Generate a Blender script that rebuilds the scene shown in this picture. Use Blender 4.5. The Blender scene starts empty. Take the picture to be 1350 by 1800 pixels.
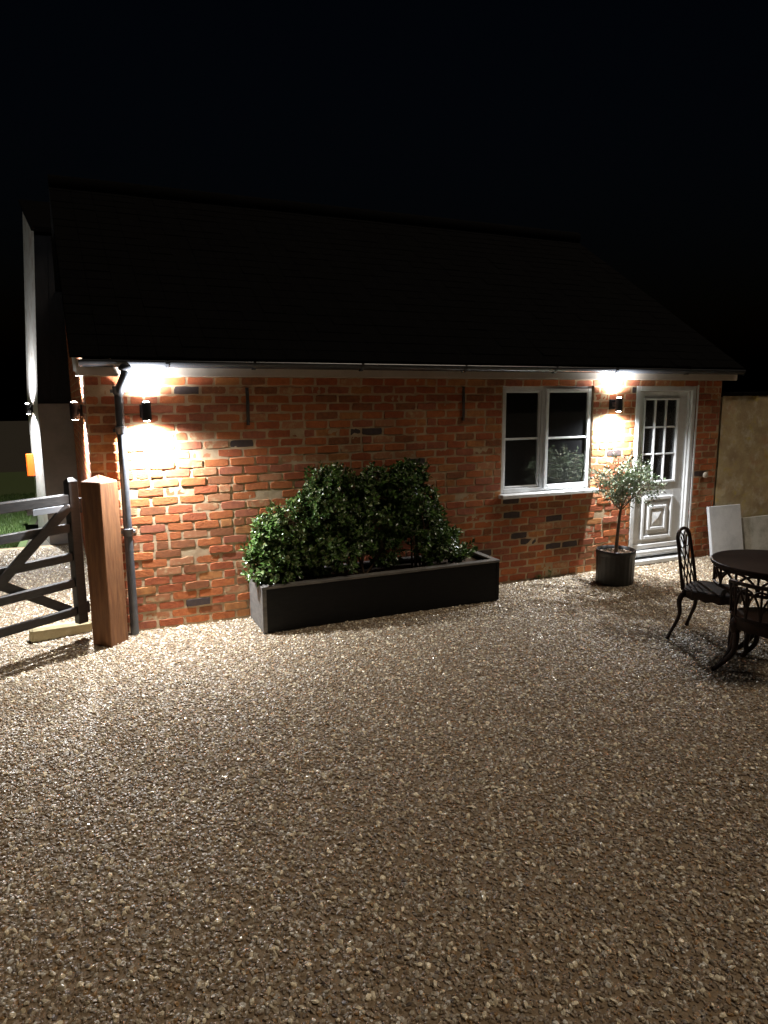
import bpy, bmesh, math, random
from mathutils import Vector, Matrix, noise

R = math.radians
random.seed(7)
scene = bpy.context.scene
COL = scene.collection

# ------------------------------------------------------------------ camera, world, light, exposure
CAM_P = Vector((0.0, -5.951, 1.939))
yaw, pitch, roll = 0.40994, 0.16343, -0.00698
fwd = Vector((math.sin(yaw), math.cos(yaw), 0)); rgt = Vector((math.cos(yaw), -math.sin(yaw), 0)); upv = Vector((0, 0, 1))
f2 = fwd * math.cos(pitch) - upv * math.sin(pitch)
u2 = upv * math.cos(pitch) + fwd * math.sin(pitch)
r3 = rgt * math.cos(roll) + u2 * math.sin(roll)
u3 = u2 * math.cos(roll) - rgt * math.sin(roll)
cam_d = bpy.data.cameras.new('camera')
cam = bpy.data.objects.new('camera', cam_d); COL.objects.link(cam)
M = Matrix((r3, u3, -f2)).transposed().to_4x4(); M.translation = CAM_P
cam.matrix_world = M
cam_d.sensor_width = 36; cam_d.lens = 1187.17 / 1800 * 36
cam_d.clip_start = 0.05; cam_d.clip_end = 600
scene.camera = cam

world = bpy.data.worlds.new('World'); scene.world = world; world.use_nodes = True
wn = world.node_tree; bg = wn.nodes['Background']
sky = wn.nodes.new('ShaderNodeTexSky'); sky.sky_type = 'NISHITA'; sky.sun_disc = False
sky.sun_elevation = R(-2.0); sky.sun_rotation = R(200)
tn = wn.nodes.new('ShaderNodeMix'); tn.data_type = 'RGBA'; tn.blend_type = 'MULTIPLY'; tn.inputs[0].default_value = 1; tn.inputs[7].default_value = (.35, .6, 1.0, 1)
wn.links.new(sky.outputs[0], tn.inputs[6]); wn.links.new(tn.outputs[2], bg.inputs[0]); bg.inputs[1].default_value = 0.006

sun_d = bpy.data.lights.new('fill_sun', 'SUN'); sun_d.energy = 0.52; sun_d.angle = R(24); sun_d.color = (1.0, 0.84, 0.66)  # added warm fill light, not the moon; lifts gravel and wall
sun = bpy.data.objects.new('fill_sun', sun_d); COL.objects.link(sun)
sun.location = (7, -8, 12); sun.rotation_euler = (R(30), 0, R(58))

vs = scene.view_settings
scene.display_settings.display_device = 'sRGB'
vs.view_transform = 'Standard'; vs.look = 'None'; vs.gamma = 1; vs.exposure = 1.0; vs.use_curve_mapping = False
LAMP_DOWN, LAMP_UP = 262.0, 95.0
LAMP_COL = (0.95, 0.975, 1.0)

# ------------------------------------------------------------------ materials
def mat(name, col, rough=0.6, metal=0.0, spec=0.5, bump=0.0, bscale=60.0, var=0.0, vscale=8.0, col2=None, rnd=0.0, coord='geo', detail=5, stretch=None, vrange=(0.35, 0.65), emit=None, bdist=0.004):
    m = bpy.data.materials.new(name); m.use_nodes = True
    nt = m.node_tree; b = nt.nodes['Principled BSDF']
    b.inputs['Base Color'].default_value = (*col, 1); b.inputs['Roughness'].default_value = rough
    b.inputs['Metallic'].default_value = metal; b.inputs['Specular IOR Level'].default_value = spec
    if coord == 'geo':
        g = nt.nodes.new('ShaderNodeNewGeometry'); vec = g.outputs['Position']
    else:
        g = nt.nodes.new('ShaderNodeTexCoord'); vec = g.outputs['Object']
    if stretch:
        mp = nt.nodes.new('ShaderNodeMapping'); mp.inputs['Scale'].default_value = stretch
        nt.links.new(vec, mp.inputs[0]); vec = mp.outputs[0]
    out = None
    if col2 is not None:
        n = nt.nodes.new('ShaderNodeTexNoise'); n.inputs['Scale'].default_value = vscale; n.inputs['Detail'].default_value = detail
        n.inputs['Roughness'].default_value = 0.65
        nt.links.new(vec, n.inputs['Vector'])
        rp = nt.nodes.new('ShaderNodeMapRange'); rp.inputs[1].default_value = vrange[0]; rp.inputs[2].default_value = vrange[1]
        nt.links.new(n.outputs[0], rp.inputs[0])
        mx = nt.nodes.new('ShaderNodeMix'); mx.data_type = 'RGBA'
        nt.links.new(rp.outputs[0], mx.inputs[0])
        mx.inputs[6].default_value = (*col, 1); mx.inputs[7].default_value = (*col2, 1)
        out = mx.outputs[2]
    if rnd > 0:
        oi = nt.nodes.new('ShaderNodeObjectInfo')
        mr = nt.nodes.new('ShaderNodeMapRange'); mr.inputs[3].default_value = 1 - rnd; mr.inputs[4].default_value = 1 + rnd
        nt.links.new(oi.outputs['Random'], mr.inputs[0])
        mv = nt.nodes.new('ShaderNodeMix'); mv.data_type = 'RGBA'; mv.blend_type = 'MULTIPLY'; mv.inputs[0].default_value = 1
        if out: nt.links.new(out, mv.inputs[6])
        else: mv.inputs[6].default_value = (*col, 1)
        nt.links.new(mr.outputs[0], mv.inputs[7]); out = mv.outputs[2]
    if out: nt.links.new(out, b.inputs['Base Color'])
    if bump > 0:
        n2 = nt.nodes.new('ShaderNodeTexNoise'); n2.inputs['Scale'].default_value = bscale; n2.inputs['Detail'].default_value = 6
        nt.links.new(vec, n2.inputs['Vector'])
        bp = nt.nodes.new('ShaderNodeBump'); bp.inputs['Strength'].default_value = bump; bp.inputs['Distance'].default_value = bdist
        nt.links.new(n2.outputs[0], bp.inputs['Height']); nt.links.new(bp.outputs[0], b.inputs['Normal'])
    if emit:
        b.inputs['Emission Color'].default_value = (*emit[0], 1); b.inputs['Emission Strength'].default_value = emit[1]
    return m

BRICKS = [
    mat('brick_orange', (0.461, 0.151, 0.052), 0.88, 0, 0.25, 0.9, 85, col2=(0.346, 0.103, 0.039), vscale=22),
    mat('brick_red', (0.397, 0.113, 0.045), 0.88, 0, 0.25, 0.9, 85, col2=(0.282, 0.078, 0.037), vscale=22),
    mat('brick_rose', (0.384, 0.132, 0.067), 0.9, 0, 0.25, 0.8, 140, col2=(0.256, 0.083, 0.049), vscale=25),
    mat('brick_brown', (0.307, 0.116, 0.049), 0.9, 0, 0.25, 0.8, 140, col2=(0.192, 0.073, 0.035), vscale=25),
    mat('brick_tan', (0.474, 0.214, 0.076), 0.9, 0, 0.25, 0.8, 140, col2=(0.320, 0.120, 0.045), vscale=18),
    mat('brick_limed', (0.384, 0.164, 0.081), 0.92, 0, 0.2, 0.9, 120, col2=(0.500, 0.378, 0.216), vscale=14, vrange=(0.5, 0.7)),
    mat('brick_vitrified', (0.040, 0.032, 0.034), 0.7, 0, 0.35, 0.5, 140, col2=(0.075, 0.048, 0.042), vscale=30),
]
def weather(m):
    # broad damp and sooty patches that run across many bricks
    nt = m.node_tree; b = nt.nodes['Principled BSDF']; src = b.inputs['Base Color'].links[0].from_socket
    g = nt.nodes.new('ShaderNodeNewGeometry'); n = nt.nodes.new('ShaderNodeTexNoise'); n.inputs['Scale'].default_value = 1.9; n.inputs['Detail'].default_value = 5
    nt.links.new(g.outputs['Position'], n.inputs['Vector'])
    r_ = nt.nodes.new('ShaderNodeMapRange'); r_.inputs[1].default_value = .34; r_.inputs[2].default_value = .62; r_.inputs[3].default_value = .80; r_.inputs[4].default_value = 1.12
    nt.links.new(n.outputs[0], r_.inputs[0]); mx = nt.nodes.new('ShaderNodeMix'); mx.data_type = 'RGBA'; mx.blend_type = 'MULTIPLY'; mx.inputs[0].default_value = 1
    nt.links.new(src, mx.inputs[6]); nt.links.new(r_.outputs[0], mx.inputs[7]); nt.links.new(mx.outputs[2], b.inputs['Base Color'])
for m in BRICKS: weather(m)
BW = [30, 26, 13, 13, 9, 9, 0.1]
M_mortar = mat('lime_mortar', (0.50, 0.385, 0.25), 0.95, 0, 0.15, 0.9, 180, col2=(0.38, 0.26, 0.16), vscale=9)
weather(M_mortar)
M_wallcore = mat('wall_core', (0.30, 0.20, 0.13), 0.95, 0, 0.2)
M_fascia = mat('cream_paint', (0.50, 0.43, 0.365), 0.5, 0, 0.4, 0.12, 30, col2=(0.43, 0.365, 0.305), vscale=5)
M_black_plastic = mat('black_plastic', (0.035, 0.037, 0.042), 0.22, 0, 0.5, 0.05, 40)
M_pipe = mat('grey_black_pipe', (0.055, 0.06, 0.07), 0.35, 0, 0.5, 0.06, 40, col2=(0.085, 0.09, 0.10), vscale=12)
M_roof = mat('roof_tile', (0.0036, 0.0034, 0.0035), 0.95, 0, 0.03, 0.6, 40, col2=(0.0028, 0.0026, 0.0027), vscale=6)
M_white = mat('white_paint', (0.72, 0.73, 0.74), 0.38, 0, 0.45, 0.10, 45, col2=(0.62, 0.63, 0.63), vscale=9)
M_doorwhite = mat('door_paint', (0.66, 0.67, 0.68), 0.42, 0, 0.45, 0.15, 40, col2=(0.55, 0.55, 0.54), vscale=7)
M_backing = mat('door_backing', (0.80, 0.74, 0.68), 0.9, 0, 0.1)
M_room = mat('room_plaster', (0.40, 0.37, 0.34), 0.9)
M_lampblack = mat('lamp_black', (0.010, 0.010, 0.012), 0.6, 0, 0.25)
M_lens = mat('lamp_lens', (0.8, 0.8, 0.8), 0.3, emit=((1.0, 0.97, 0.92), 60))
M_iron = mat('old_iron', (0.045, 0.046, 0.05), 0.7, 0.3, 0.4, 0.5, 90, col2=(0.07, 0.05, 0.04), vscale=20)
M_planter = mat('planter_black', (0.006, 0.006, 0.0065), 0.55, 0, 0.4, 0.35, 14, col2=(0.011, 0.0105, 0.010), vscale=10, stretch=(1, 1, 6))
M_planter.node_tree.nodes['Principled BSDF'].inputs['Specular IOR Level'].default_value = .16
M_planter_end = mat('planter_grey', (0.10, 0.095, 0.09), 0.7, 0, 0.35, 0.5, 22, col2=(0.17, 0.16, 0.145), vscale=9, stretch=(1, 1, 3))  # lighter grey than the black boards: left end, left corners and rim
M_soil = mat('soil', (0.045, 0.032, 0.022), 0.95, 0, 0.2, 1.0, 70, col2=(0.09, 0.065, 0.045), vscale=60)
M_twig = mat('twig_bark', (0.16, 0.105, 0.06), 0.85, 0, 0.3, 0.5, 60, col2=(0.09, 0.06, 0.035), vscale=30)
M_leafA = mat('shrub_leaf', (0.085, 0.17, 0.038), 0.23, 0, 0.7, 0.15, 90, col2=(0.085, 0.150, 0.035), vscale=14)
M_leafB = mat('shrub_leaf_dark', (0.038, 0.088, 0.024), 0.22, 0, 0.7, 0.15, 90, col2=(0.05, 0.09, 0.025), vscale=14)
M_leafC = mat('shrub_leaf_pale', (0.14, 0.20, 0.065), 0.35, 0, 0.5, 0.15, 90, col2=(0.15, 0.19, 0.075), vscale=14)
M_oliveA = mat('olive_leaf', (0.12, 0.19, 0.085), 0.32, 0, 0.6, col2=(0.17, 0.23, 0.13), vscale=20)
M_oliveB = mat('olive_leaf_under', (0.32, 0.37, 0.27), 0.6, 0, 0.4, col2=(0.22, 0.25, 0.19), vscale=20)
M_bark = mat('olive_bark', (0.12, 0.085, 0.06), 0.85, 0, 0.3, 0.7, 80, col2=(0.2, 0.15, 0.11), vscale=40)
M_pot = mat('black_pot', (0.022, 0.023, 0.024), 0.45, 0, 0.45, 0.2, 40, col2=(0.035, 0.035, 0.034), vscale=12)
M_chips = mat('pale_chippings', (0.50, 0.40, 0.32), 0.85, 0, 0.3, 0.9, 90, col2=(0.36, 0.27, 0.2), vscale=70)
M_post = mat('oak_post', (0.235, 0.108, 0.046), 0.68, 0, 0.3, 0.5, 18, col2=(0.135, 0.060, 0.028), vscale=10, stretch=(3.5, 3.5, 0.35))
M_gate = mat('gate_timber', (0.020, 0.019, 0.019), 0.5, 0, 0.5, 0.5, 16, col2=(0.036, 0.034, 0.033), vscale=12, stretch=(1, 1, 5))
M_galv = mat('galvanised_steel', (0.35, 0.37, 0.40), 0.42, 0.8, 0.5, 0.1, 40)
M_stone = mat('pale_stone', (0.47, 0.40, 0.25), 0.9, 0, 0.25, 0.7, 50, col2=(0.36, 0.30, 0.17), vscale=9)
M_barnboard = mat('barn_weatherboard', (0.009, 0.0095, 0.012), 0.75, 0, 0.3, 0.6, 20, col2=(0.015, 0.016, 0.020), vscale=7, stretch=(5, 5, 0.6))
M_barnplinth = mat('barn_render', (0.27, 0.24, 0.215), 0.9, 0, 0.25, 0.4, 30, col2=(0.22, 0.195, 0.175), vscale=4)
M_barngable = mat('barn_gable_limewash', (0.62, 0.60, 0.56), 0.9, 0, 0.25, 0.6, 30, col2=(0.42, 0.33, 0.27), vscale=5, vrange=(0.48, 0.75))
M_amber = mat('amber_plastic', (0.34, 0.045, 0.004), 0.22, 0, 0.6)
M_amber2 = mat('amber_rim', (0.45, 0.15, 0.02), 0.2, 0, 0.6)
M_metal = mat('bronze_black_metal', (0.014, 0.008, 0.006), 0.5, 0.0, 0.22, 0.3, 60, col2=(0.026, 0.012, 0.008), vscale=20)
M_slab = mat('concrete_slab', (0.56, 0.57, 0.58), 0.85, 0, 0.25, 0.4, 60, col2=(0.40, 0.41, 0.42), vscale=5, vrange=(0.42, 0.72))
M_slab2 = mat('concrete_slab_stained', (0.50, 0.50, 0.46), 0.88, 0, 0.25, 0.5, 50, col2=(0.33, 0.33, 0.29), vscale=8, vrange=(0.42, 0.66))
M_disc = mat('pale_disc', (0.36, 0.31, 0.24), 0.5)
M_weed = mat('weed_leaf', (0.10, 0.16, 0.04), 0.5, col2=(0.17, 0.2, 0.07), vscale=30)
M_ground = mat('dark_earth', (0.05, 0.045, 0.035), 0.95, 0, 0.2, 0.6, 8)
M_bed = mat('gravel_bed', (0.295, 0.222, 0.145), 0.9, 0, 0.25, 1.0, 120, col2=(0.225, 0.165, 0.105), vscale=90)
M_lawn = mat('lawn_soil', (0.05, 0.075, 0.02), 0.95)
M_grass = mat('grass_blade', (0.048, 0.095, 0.018), 0.6, col2=(0.075, 0.12, 0.028), vscale=6)

def gravel_mat():
    m = bpy.data.materials.new('gravel_stone'); m.use_nodes = True; nt = m.node_tree; b = nt.nodes['Principled BSDF']
    oi = nt.nodes.new('ShaderNodeObjectInfo'); cr = nt.nodes.new('ShaderNodeValToRGB'); cr.color_ramp.interpolation = 'CONSTANT'
    cols = [(0.0, (0.300, 0.222, 0.140)), (0.16, (0.250, 0.185, 0.122)), (0.32, (0.34, 0.265, 0.18)), (0.45, (0.225, 0.160, 0.102)), (0.58, (0.43, 0.35, 0.24)),
            (0.70, (0.29, 0.245, 0.185)), (0.79, (0.50, 0.44, 0.34)), (0.86, (0.36, 0.22, 0.10)), (0.915, (0.58, 0.53, 0.45)), (0.945, (0.16, 0.13, 0.11)), (0.965, (0.80, 0.77, 0.68))]
    el = cr.color_ramp.elements
    while len(el) > 1: el.remove(el[-1])
    el[0].position = 0; el[0].color = (*cols[0][1], 1)
    for p_, c_ in cols[1:]:
        e = el.new(p_); e.color = (*c_, 1)
    nt.links.new(oi.outputs['Random'], cr.inputs[0])
    g = nt.nodes.new('ShaderNodeNewGeometry'); n = nt.nodes.new('ShaderNodeTexNoise'); n.inputs['Scale'].default_value = 130
    nt.links.new(g.outputs['Position'], n.inputs['Vector'])
    mr = nt.nodes.new('ShaderNodeMapRange'); mr.inputs[1].default_value = 0.3; mr.inputs[2].default_value = 0.7; mr.inputs[3].default_value = 0.72; mr.inputs[4].default_value = 1.15
    nt.links.new(n.outputs[0], mr.inputs[0])
    mv = nt.nodes.new('ShaderNodeMix'); mv.data_type = 'RGBA'; mv.blend_type = 'MULTIPLY'; mv.inputs[0].default_value = 1
    nt.links.new(cr.outputs[0], mv.inputs[6]); nt.links.new(mr.outputs[0], mv.inputs[7]); nt.links.new(mv.outputs[2], b.inputs['Base Color'])
    b.inputs['Roughness'].default_value = 0.38; b.inputs['Specular IOR Level'].default_value = 0.55
    return m
M_gravel = gravel_mat()
M_pebble = mat('pale_pebble', (0.72, 0.60, 0.40), 0.22, 0, 0.7, col2=(0.84, 0.77, 0.60), vscale=60, rnd=.3)

def glass_mat(name, veil):
    m = bpy.data.materials.new(name); m.use_nodes = True; nt = m.node_tree
    nt.nodes.remove(nt.nodes['Principled BSDF']); o = nt.nodes['Material Output']
    t = nt.nodes.new('ShaderNodeBsdfTransparent'); t.inputs[0].default_value = (0.85, 0.88, 0.87, 1)
    g = nt.nodes.new('ShaderNodeBsdfGlossy'); g.inputs['Roughness'].default_value = 0.03
    f = nt.nodes.new('ShaderNodeFresnel'); f.inputs[0].default_value = 1.95
    mx = nt.nodes.new('ShaderNodeMixShader'); nt.links.new(f.outputs[0], mx.inputs[0]); nt.links.new(t.outputs[0], mx.inputs[1]); nt.links.new(g.outputs[0], mx.inputs[2])
    d = nt.nodes.new('ShaderNodeBsdfDiffuse'); d.inputs[0].default_value = (.55, .56, .6, 1)      # pale diffuse film imitating the grey veil of light on the panes
    m2 = nt.nodes.new('ShaderNodeMixShader'); m2.inputs[0].default_value = veil
    nt.links.new(mx.outputs[0], m2.inputs[1]); nt.links.new(d.outputs[0], m2.inputs[2]); nt.links.new(m2.outputs[0], o.inputs[0])
    return m
M_glass = glass_mat('window_glass', .018); M_doorglass = glass_mat('door_glass', .055)

# ------------------------------------------------------------------ mesh helpers
class MB:
    def __init__(s): s.v = []; s.f = []; s.m = []; s.sm = []
    def add(s, verts, faces, mi=0, smooth=False):
        o = len(s.v); s.v += [tuple(p) for p in verts]
        for f in faces: s.f.append([i + o for i in f]); s.m.append(mi); s.sm.append(smooth)
    def add2(s, verts, faces, mi=0):
        s.add(verts, faces[:8], mi, True); o = len(s.v) - len(verts)
        for f in faces[8:]: s.f.append([i + o for i in f]); s.m.append(mi); s.sm.append(False)
    def box(s, a, b, mi=0, M=None, bev=0.0):
        x0, y0, z0 = a; x1, y1, z1 = b
        if bev <= 0:
            vs_ = [(x0, y0, z0), (x1, y0, z0), (x1, y1, z0), (x0, y1, z0), (x0, y0, z1), (x1, y0, z1), (x1, y1, z1), (x0, y1, z1)]
            fs = [(0, 3, 2, 1), (4, 5, 6, 7), (0, 1, 5, 4), (1, 2, 6, 5), (2, 3, 7, 6), (3, 0, 4, 7)]
        else:
            bm = bmesh.new(); bmesh.ops.create_cube(bm, size=1)
            for v in bm.verts: v.co = Vector((x0 + (v.co.x + .5) * (x1 - x0), y0 + (v.co.y + .5) * (y1 - y0), z0 + (v.co.z + .5) * (z1 - z0)))
            bmesh.ops.bevel(bm, geom=bm.edges[:], offset=min(bev, 0.45 * min(x1 - x0, y1 - y0, z1 - z0)), segments=1, affect='EDGES')
            bm.verts.index_update()
            vs_ = [v.co.copy() for v in bm.verts]; fs = [[v.index for v in f.verts] for f in bm.faces]; bm.free()
        if M: vs_ = [M @ Vector(p) for p in vs_]
        s.add(vs_, fs, mi)
    def tube(s, pts, rad, n=8, mi=0, caps=True, flat=None):
        pts = [Vector(p) for p in pts]; k = len(pts)
        rads = rad if isinstance(rad, (list, tuple)) else [rad] * k
        vs_ = []; prev = None
        for i in range(k):
            d = (pts[min(i + 1, k - 1)] - pts[max(i - 1, 0)]).normalized()
            if prev is None:
                a = Vector((0, 0, 1)) if abs(d.z) < 0.9 else Vector((1, 0, 0))
                u = d.cross(a).normalized()
            else:
                u = (prev - d * prev.dot(d)).normalized()
            prev = u; w = d.cross(u)
            for j in range(n):
                t = 2 * math.pi * j / n
                vs_.append(pts[i] + (u * math.cos(t) + w * math.sin(t)) * rads[i])
        fs = [(i * n + j, i * n + (j + 1) % n, (i + 1) * n + (j + 1) % n, (i + 1) * n + j) for i in range(k - 1) for j in range(n)]
        s.add(vs_, fs, mi, True)
        if caps: s.add(vs_[:n], [list(range(n))[::-1]], mi); s.add(vs_[-n:], [list(range(n))], mi)
    def lathe(s, prof, n=32, c=(0, 0, 0), mi=0, smooth=True, wob=None):
        vs_ = []
        for i, (r, z) in enumerate(prof):
            for j in range(n):
                t = 2 * math.pi * j / n; rr = r * (wob(j, n, i) if wob else 1)
                vs_.append((c[0] + rr * math.cos(t), c[1] + rr * math.sin(t), c[2] + z))
        fs = [(i * n + j, i * n + (j + 1) % n, (i + 1) * n + (j + 1) % n, (i + 1) * n + j) for i in range(len(prof) - 1) for j in range(n)]
        s.add(vs_, fs, mi, smooth)
    def mesh(s, name, mats):
        me = bpy.data.meshes.new(name); me.from_pydata(s.v, [], s.f)
        for m in (mats if isinstance(mats, (list, tuple)) else [mats]): me.materials.append(m)
        me.polygons.foreach_set('material_index', s.m); me.polygons.foreach_set('use_smooth', s.sm)
        me.update(); return me
    def build(s, name, mats, parent=None, fix=True, **props):
        me = s.mesh(name, mats)
        if fix and len(s.f) < 60000:
            bm = bmesh.new(); bm.from_mesh(me); bmesh.ops.recalc_face_normals(bm, faces=bm.faces[:]); bm.to_mesh(me); bm.free()
        return link(name, me, parent, **props)

def smooth(pts, rads, sub=4):
    # Catmull-Rom through the joints, so that cast legs curve instead of kinking
    P_ = [Vector(p) for p in pts]; P_ = [P_[0] * 2 - P_[1]] + P_ + [P_[-1] * 2 - P_[-2]]; out = []; ro = []
    for i in range(1, len(P_) - 2):
        for k in range(sub):
            t = k / sub; a, b, c, d = P_[i - 1], P_[i], P_[i + 1], P_[i + 2]
            out.append(.5 * ((2 * b) + (c - a) * t + (2 * a - 5 * b + 4 * c - d) * t * t + (3 * b - a - 3 * c + d) * t ** 3))
            ro.append(rads[i - 1] + (rads[i] - rads[i - 1]) * t)
    return out + [P_[-2]], ro + [rads[-1]]
def link(name, data, parent=None, **props):
    o = bpy.data.objects.new(name, data); COL.objects.link(o)
    if parent: o.parent = parent
    for k, v in props.items(): o[k] = v
    return o
def thing(name, label, cat, loc=(0, 0, 0), rz=0, group=None):
    o = bpy.data.objects.new(name, None); COL.objects.link(o); o.empty_display_size = 0.1
    o.location = loc; o.rotation_euler = (0, 0, rz); o['label'] = label; o['category'] = cat
    if group: o['group'] = group
    return o
def copy_tree(o, parent=None):
    c = o.copy(); COL.objects.link(c); c.parent = parent
    for ch in list(o.children): copy_tree(ch, c)
    return c

# ------------------------------------------------------------------ ground
g = MB(); g.add([(-80, -80, -0.02), (80, -80, -0.02), (80, 80, -0.02), (-80, 80, -0.02)], [(0, 1, 2, 3)])
g.build('ground', M_ground, kind='structure', label='dark earth reaching out into the night')
g = MB(); n_ = 60
X0, X1, Y0, Y1 = -3.2, 9.0, -6.6, 4.35
for i in range(n_ + 1):
    for j in range(n_ + 1):
        x = X0 + (X1 - X0) * i / n_; y = Y0 + (Y1 - Y0) * j / n_
        g.v.append((x, y, 0.010 * noise.noise((x * 1.3, y * 1.3, 0)) - 0.012))
for i in range(n_):
    for j in range(n_):
        xm = X0 + (X1 - X0) * (i + .5) / n_; ym = Y0 + (Y1 - Y0) * (j + .5) / n_
        a = i * (n_ + 1) + j
        g.f.append([a, a + n_ + 1, a + n_ + 2, a + 1]); g.m.append(0); g.sm.append(True)
g.build('gravel_bed', M_bed, kind='structure', label='fine gritty bed of the gravel yard', fix=False)

# loose stones: one object, geometry nodes
gs = MB()
def quad(x0, x1, y0, y1, nx, ny, tap=0):
    o = len(gs.v)
    for i in range(nx + 1):
        for j in range(ny + 1):
            x = x0 + (x1 - x0) * i / nx; y = y0 + (y1 - y0) * j / ny; x = x0 + (x1 + tap * y - x0) * i / nx
            gs.v.append((x, y, 0.010 * noise.noise((x * 1.3, y * 1.3, 0)) - 0.010))
    for i in range(nx):
        for j in range(ny):
            a = o + i * (ny + 1) + j
            gs.f.append([a, a + ny + 1, a + ny + 2, a + 1]); gs.m.append(0); gs.sm.append(False)
quad(-1.6, 8.4, -4.9, -0.004, 40, 20, .85)
quad(-1.9, -0.01, -0.003, 4.2, 8, 16)
stones = gs.build('gravel', M_gravel, fix=False, kind='stuff', label='loose pale brown gravel covering the whole yard')
nt = bpy.data.node_groups.new('gravel_scatter', 'GeometryNodeTree')
nt.interface.new_socket('Geometry', in_out='INPUT', socket_type='NodeSocketGeometry')
nt.interface.new_socket('Geometry', in_out='OUTPUT', socket_type='NodeSocketGeometry')
N = nt.nodes; L = nt.links
gi = N.new('NodeGroupInput'); go = N.new('NodeGroupOutput')
dp = N.new('GeometryNodeDistributePointsOnFaces'); dp.inputs['Density'].default_value = 5400; dp.inputs['Seed'].default_value = 4
L.new(gi.outputs[0], dp.inputs['Mesh'])
jn = N.new('GeometryNodeJoinGeometry')
for k in range(5):
    ic = N.new('GeometryNodeMeshIcoSphere'); ic.inputs['Radius'].default_value = 1.0; ic.inputs['Subdivisions'].default_value = 2
    tx = N.new('ShaderNodeTexNoise'); tx.noise_dimensions = '4D'; tx.inputs['Scale'].default_value = 0.9; tx.inputs['W'].default_value = k * 7.3; tx.inputs['Detail'].default_value = 2
    sb = N.new('ShaderNodeVectorMath'); sb.operation = 'SUBTRACT'; sb.inputs[1].default_value = (0.5, 0.5, 0.5)
    sc = N.new('ShaderNodeVectorMath'); sc.operation = 'SCALE'; sc.inputs['Scale'].default_value = 1.7
    sp = N.new('GeometryNodeSetPosition')
    L.new(tx.outputs['Color'], sb.inputs[0]); L.new(sb.outputs[0], sc.inputs[0]); L.new(sc.outputs[0], sp.inputs['Offset']); L.new(ic.outputs[0], sp.inputs['Geometry'])
    sm = N.new('GeometryNodeSetMaterial'); sm.inputs['Material'].default_value = M_gravel; L.new(sp.outputs[0], sm.inputs[0])
    ti = N.new('GeometryNodeGeometryToInstance'); L.new(sm.outputs[0], ti.inputs[0]); L.new(ti.outputs[0], jn.inputs[0])
rr = N.new('FunctionNodeRandomValue'); rr.data_type = 'FLOAT_VECTOR'; rr.inputs[0].default_value = (-.55, -.55, 0); rr.inputs[1].default_value = (.55, .55, 6.283)
rs = N.new('FunctionNodeRandomValue'); rs.data_type = 'FLOAT_VECTOR'; rs.inputs[0].default_value = (0.0050, 0.0042, 0.0026); rs.inputs[1].default_value = (0.0135, 0.0105, 0.0064); rs.inputs['Seed'].default_value = 3
ip = N.new('GeometryNodeInstanceOnPoints'); ip.inputs['Pick Instance'].default_value = True
L.new(dp.outputs['Points'], ip.inputs['Points']); L.new(jn.outputs[0], ip.inputs['Instance']); L.new(rr.outputs[0], ip.inputs['Rotation']); L.new(rs.outputs[0], ip.inputs['Scale'])
# a sprinkling of larger pale pebbles on top
dq = N.new('GeometryNodeDistributePointsOnFaces'); dq.inputs['Density'].default_value = 290; dq.inputs['Seed'].default_value = 12
L.new(gi.outputs[0], dq.inputs['Mesh'])
sq = N.new('GeometryNodeSetPosition'); sq.inputs['Offset'].default_value = (0, 0, .0035); L.new(dq.outputs['Points'], sq.inputs['Geometry'])
smq = N.new('GeometryNodeSetMaterial'); smq.inputs['Material'].default_value = M_pebble; L.new(jn.outputs[0], smq.inputs[0])
rs2 = N.new('FunctionNodeRandomValue'); rs2.data_type = 'FLOAT_VECTOR'; rs2.inputs[0].default_value = (.0065, .0050, .0040); rs2.inputs[1].default_value = (.0160, .0115, .0080); rs2.inputs['Seed'].default_value = 8
rr2 = N.new('FunctionNodeRandomValue'); rr2.data_type = 'FLOAT_VECTOR'; rr2.inputs[0].default_value = (-.9, -.9, 0); rr2.inputs[1].default_value = (.9, .9, 6.283); rr2.inputs['Seed'].default_value = 5
iq = N.new('GeometryNodeInstanceOnPoints'); iq.inputs['Pick Instance'].default_value = True
L.new(sq.outputs[0], iq.inputs['Points']); L.new(smq.outputs[0], iq.inputs['Instance']); L.new(rr2.outputs[0], iq.inputs['Rotation']); L.new(rs2.outputs[0], iq.inputs['Scale'])
j2 = N.new('GeometryNodeJoinGeometry'); L.new(ip.outputs[0], j2.inputs[0]); L.new(iq.outputs[0], j2.inputs[0])
L.new(j2.outputs[0], go.inputs[0])
md = stones.modifiers.new('scatter', 'NODES'); md.node_group = nt

# lawn beyond the gate
lw = MB(); lw.add([(-14, 4.36, -0.008), (-0.9, 4.36, -0.008), (-0.9, 16, -0.008), (-14, 16, -0.008)], [(0, 1, 2, 3)])
lw.build('lawn', M_lawn, kind='structure', label='short lawn beyond the black gate')
gr = MB(); rg = random.Random(3)
for i in range(16000):
    x = -1.0 - abs(rg.gauss(0, 1.0)); y = 4.38 + rg.random() ** 1.4 * 6
    h = rg.uniform(.03, .07); a = rg.uniform(0, 6.28); w = .006; dx, dy = math.cos(a) * w, math.sin(a) * w; lx, ly = rg.gauss(0, .02), rg.gauss(0, .02)
    gr.add([(x - dx, y - dy, -.008), (x + dx, y + dy, -.008), (x + lx, y + ly, h)], [(0, 1, 2)])
gr.build('grass', M_grass, fix=False, kind='stuff', label='lit green grass blades seen through the gate')

# ------------------------------------------------------------------ brick building
WL = 7.03; ZT = 2.147; PITCH = 0.0768
WIN = (3.925, 5.10, 0.955, 2.085); DOOR = (5.70, 6.625, -1, 2.088)
bld = thing('brick_building', 'long low red brick outbuilding with white window and glazed white door', 'building')

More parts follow.
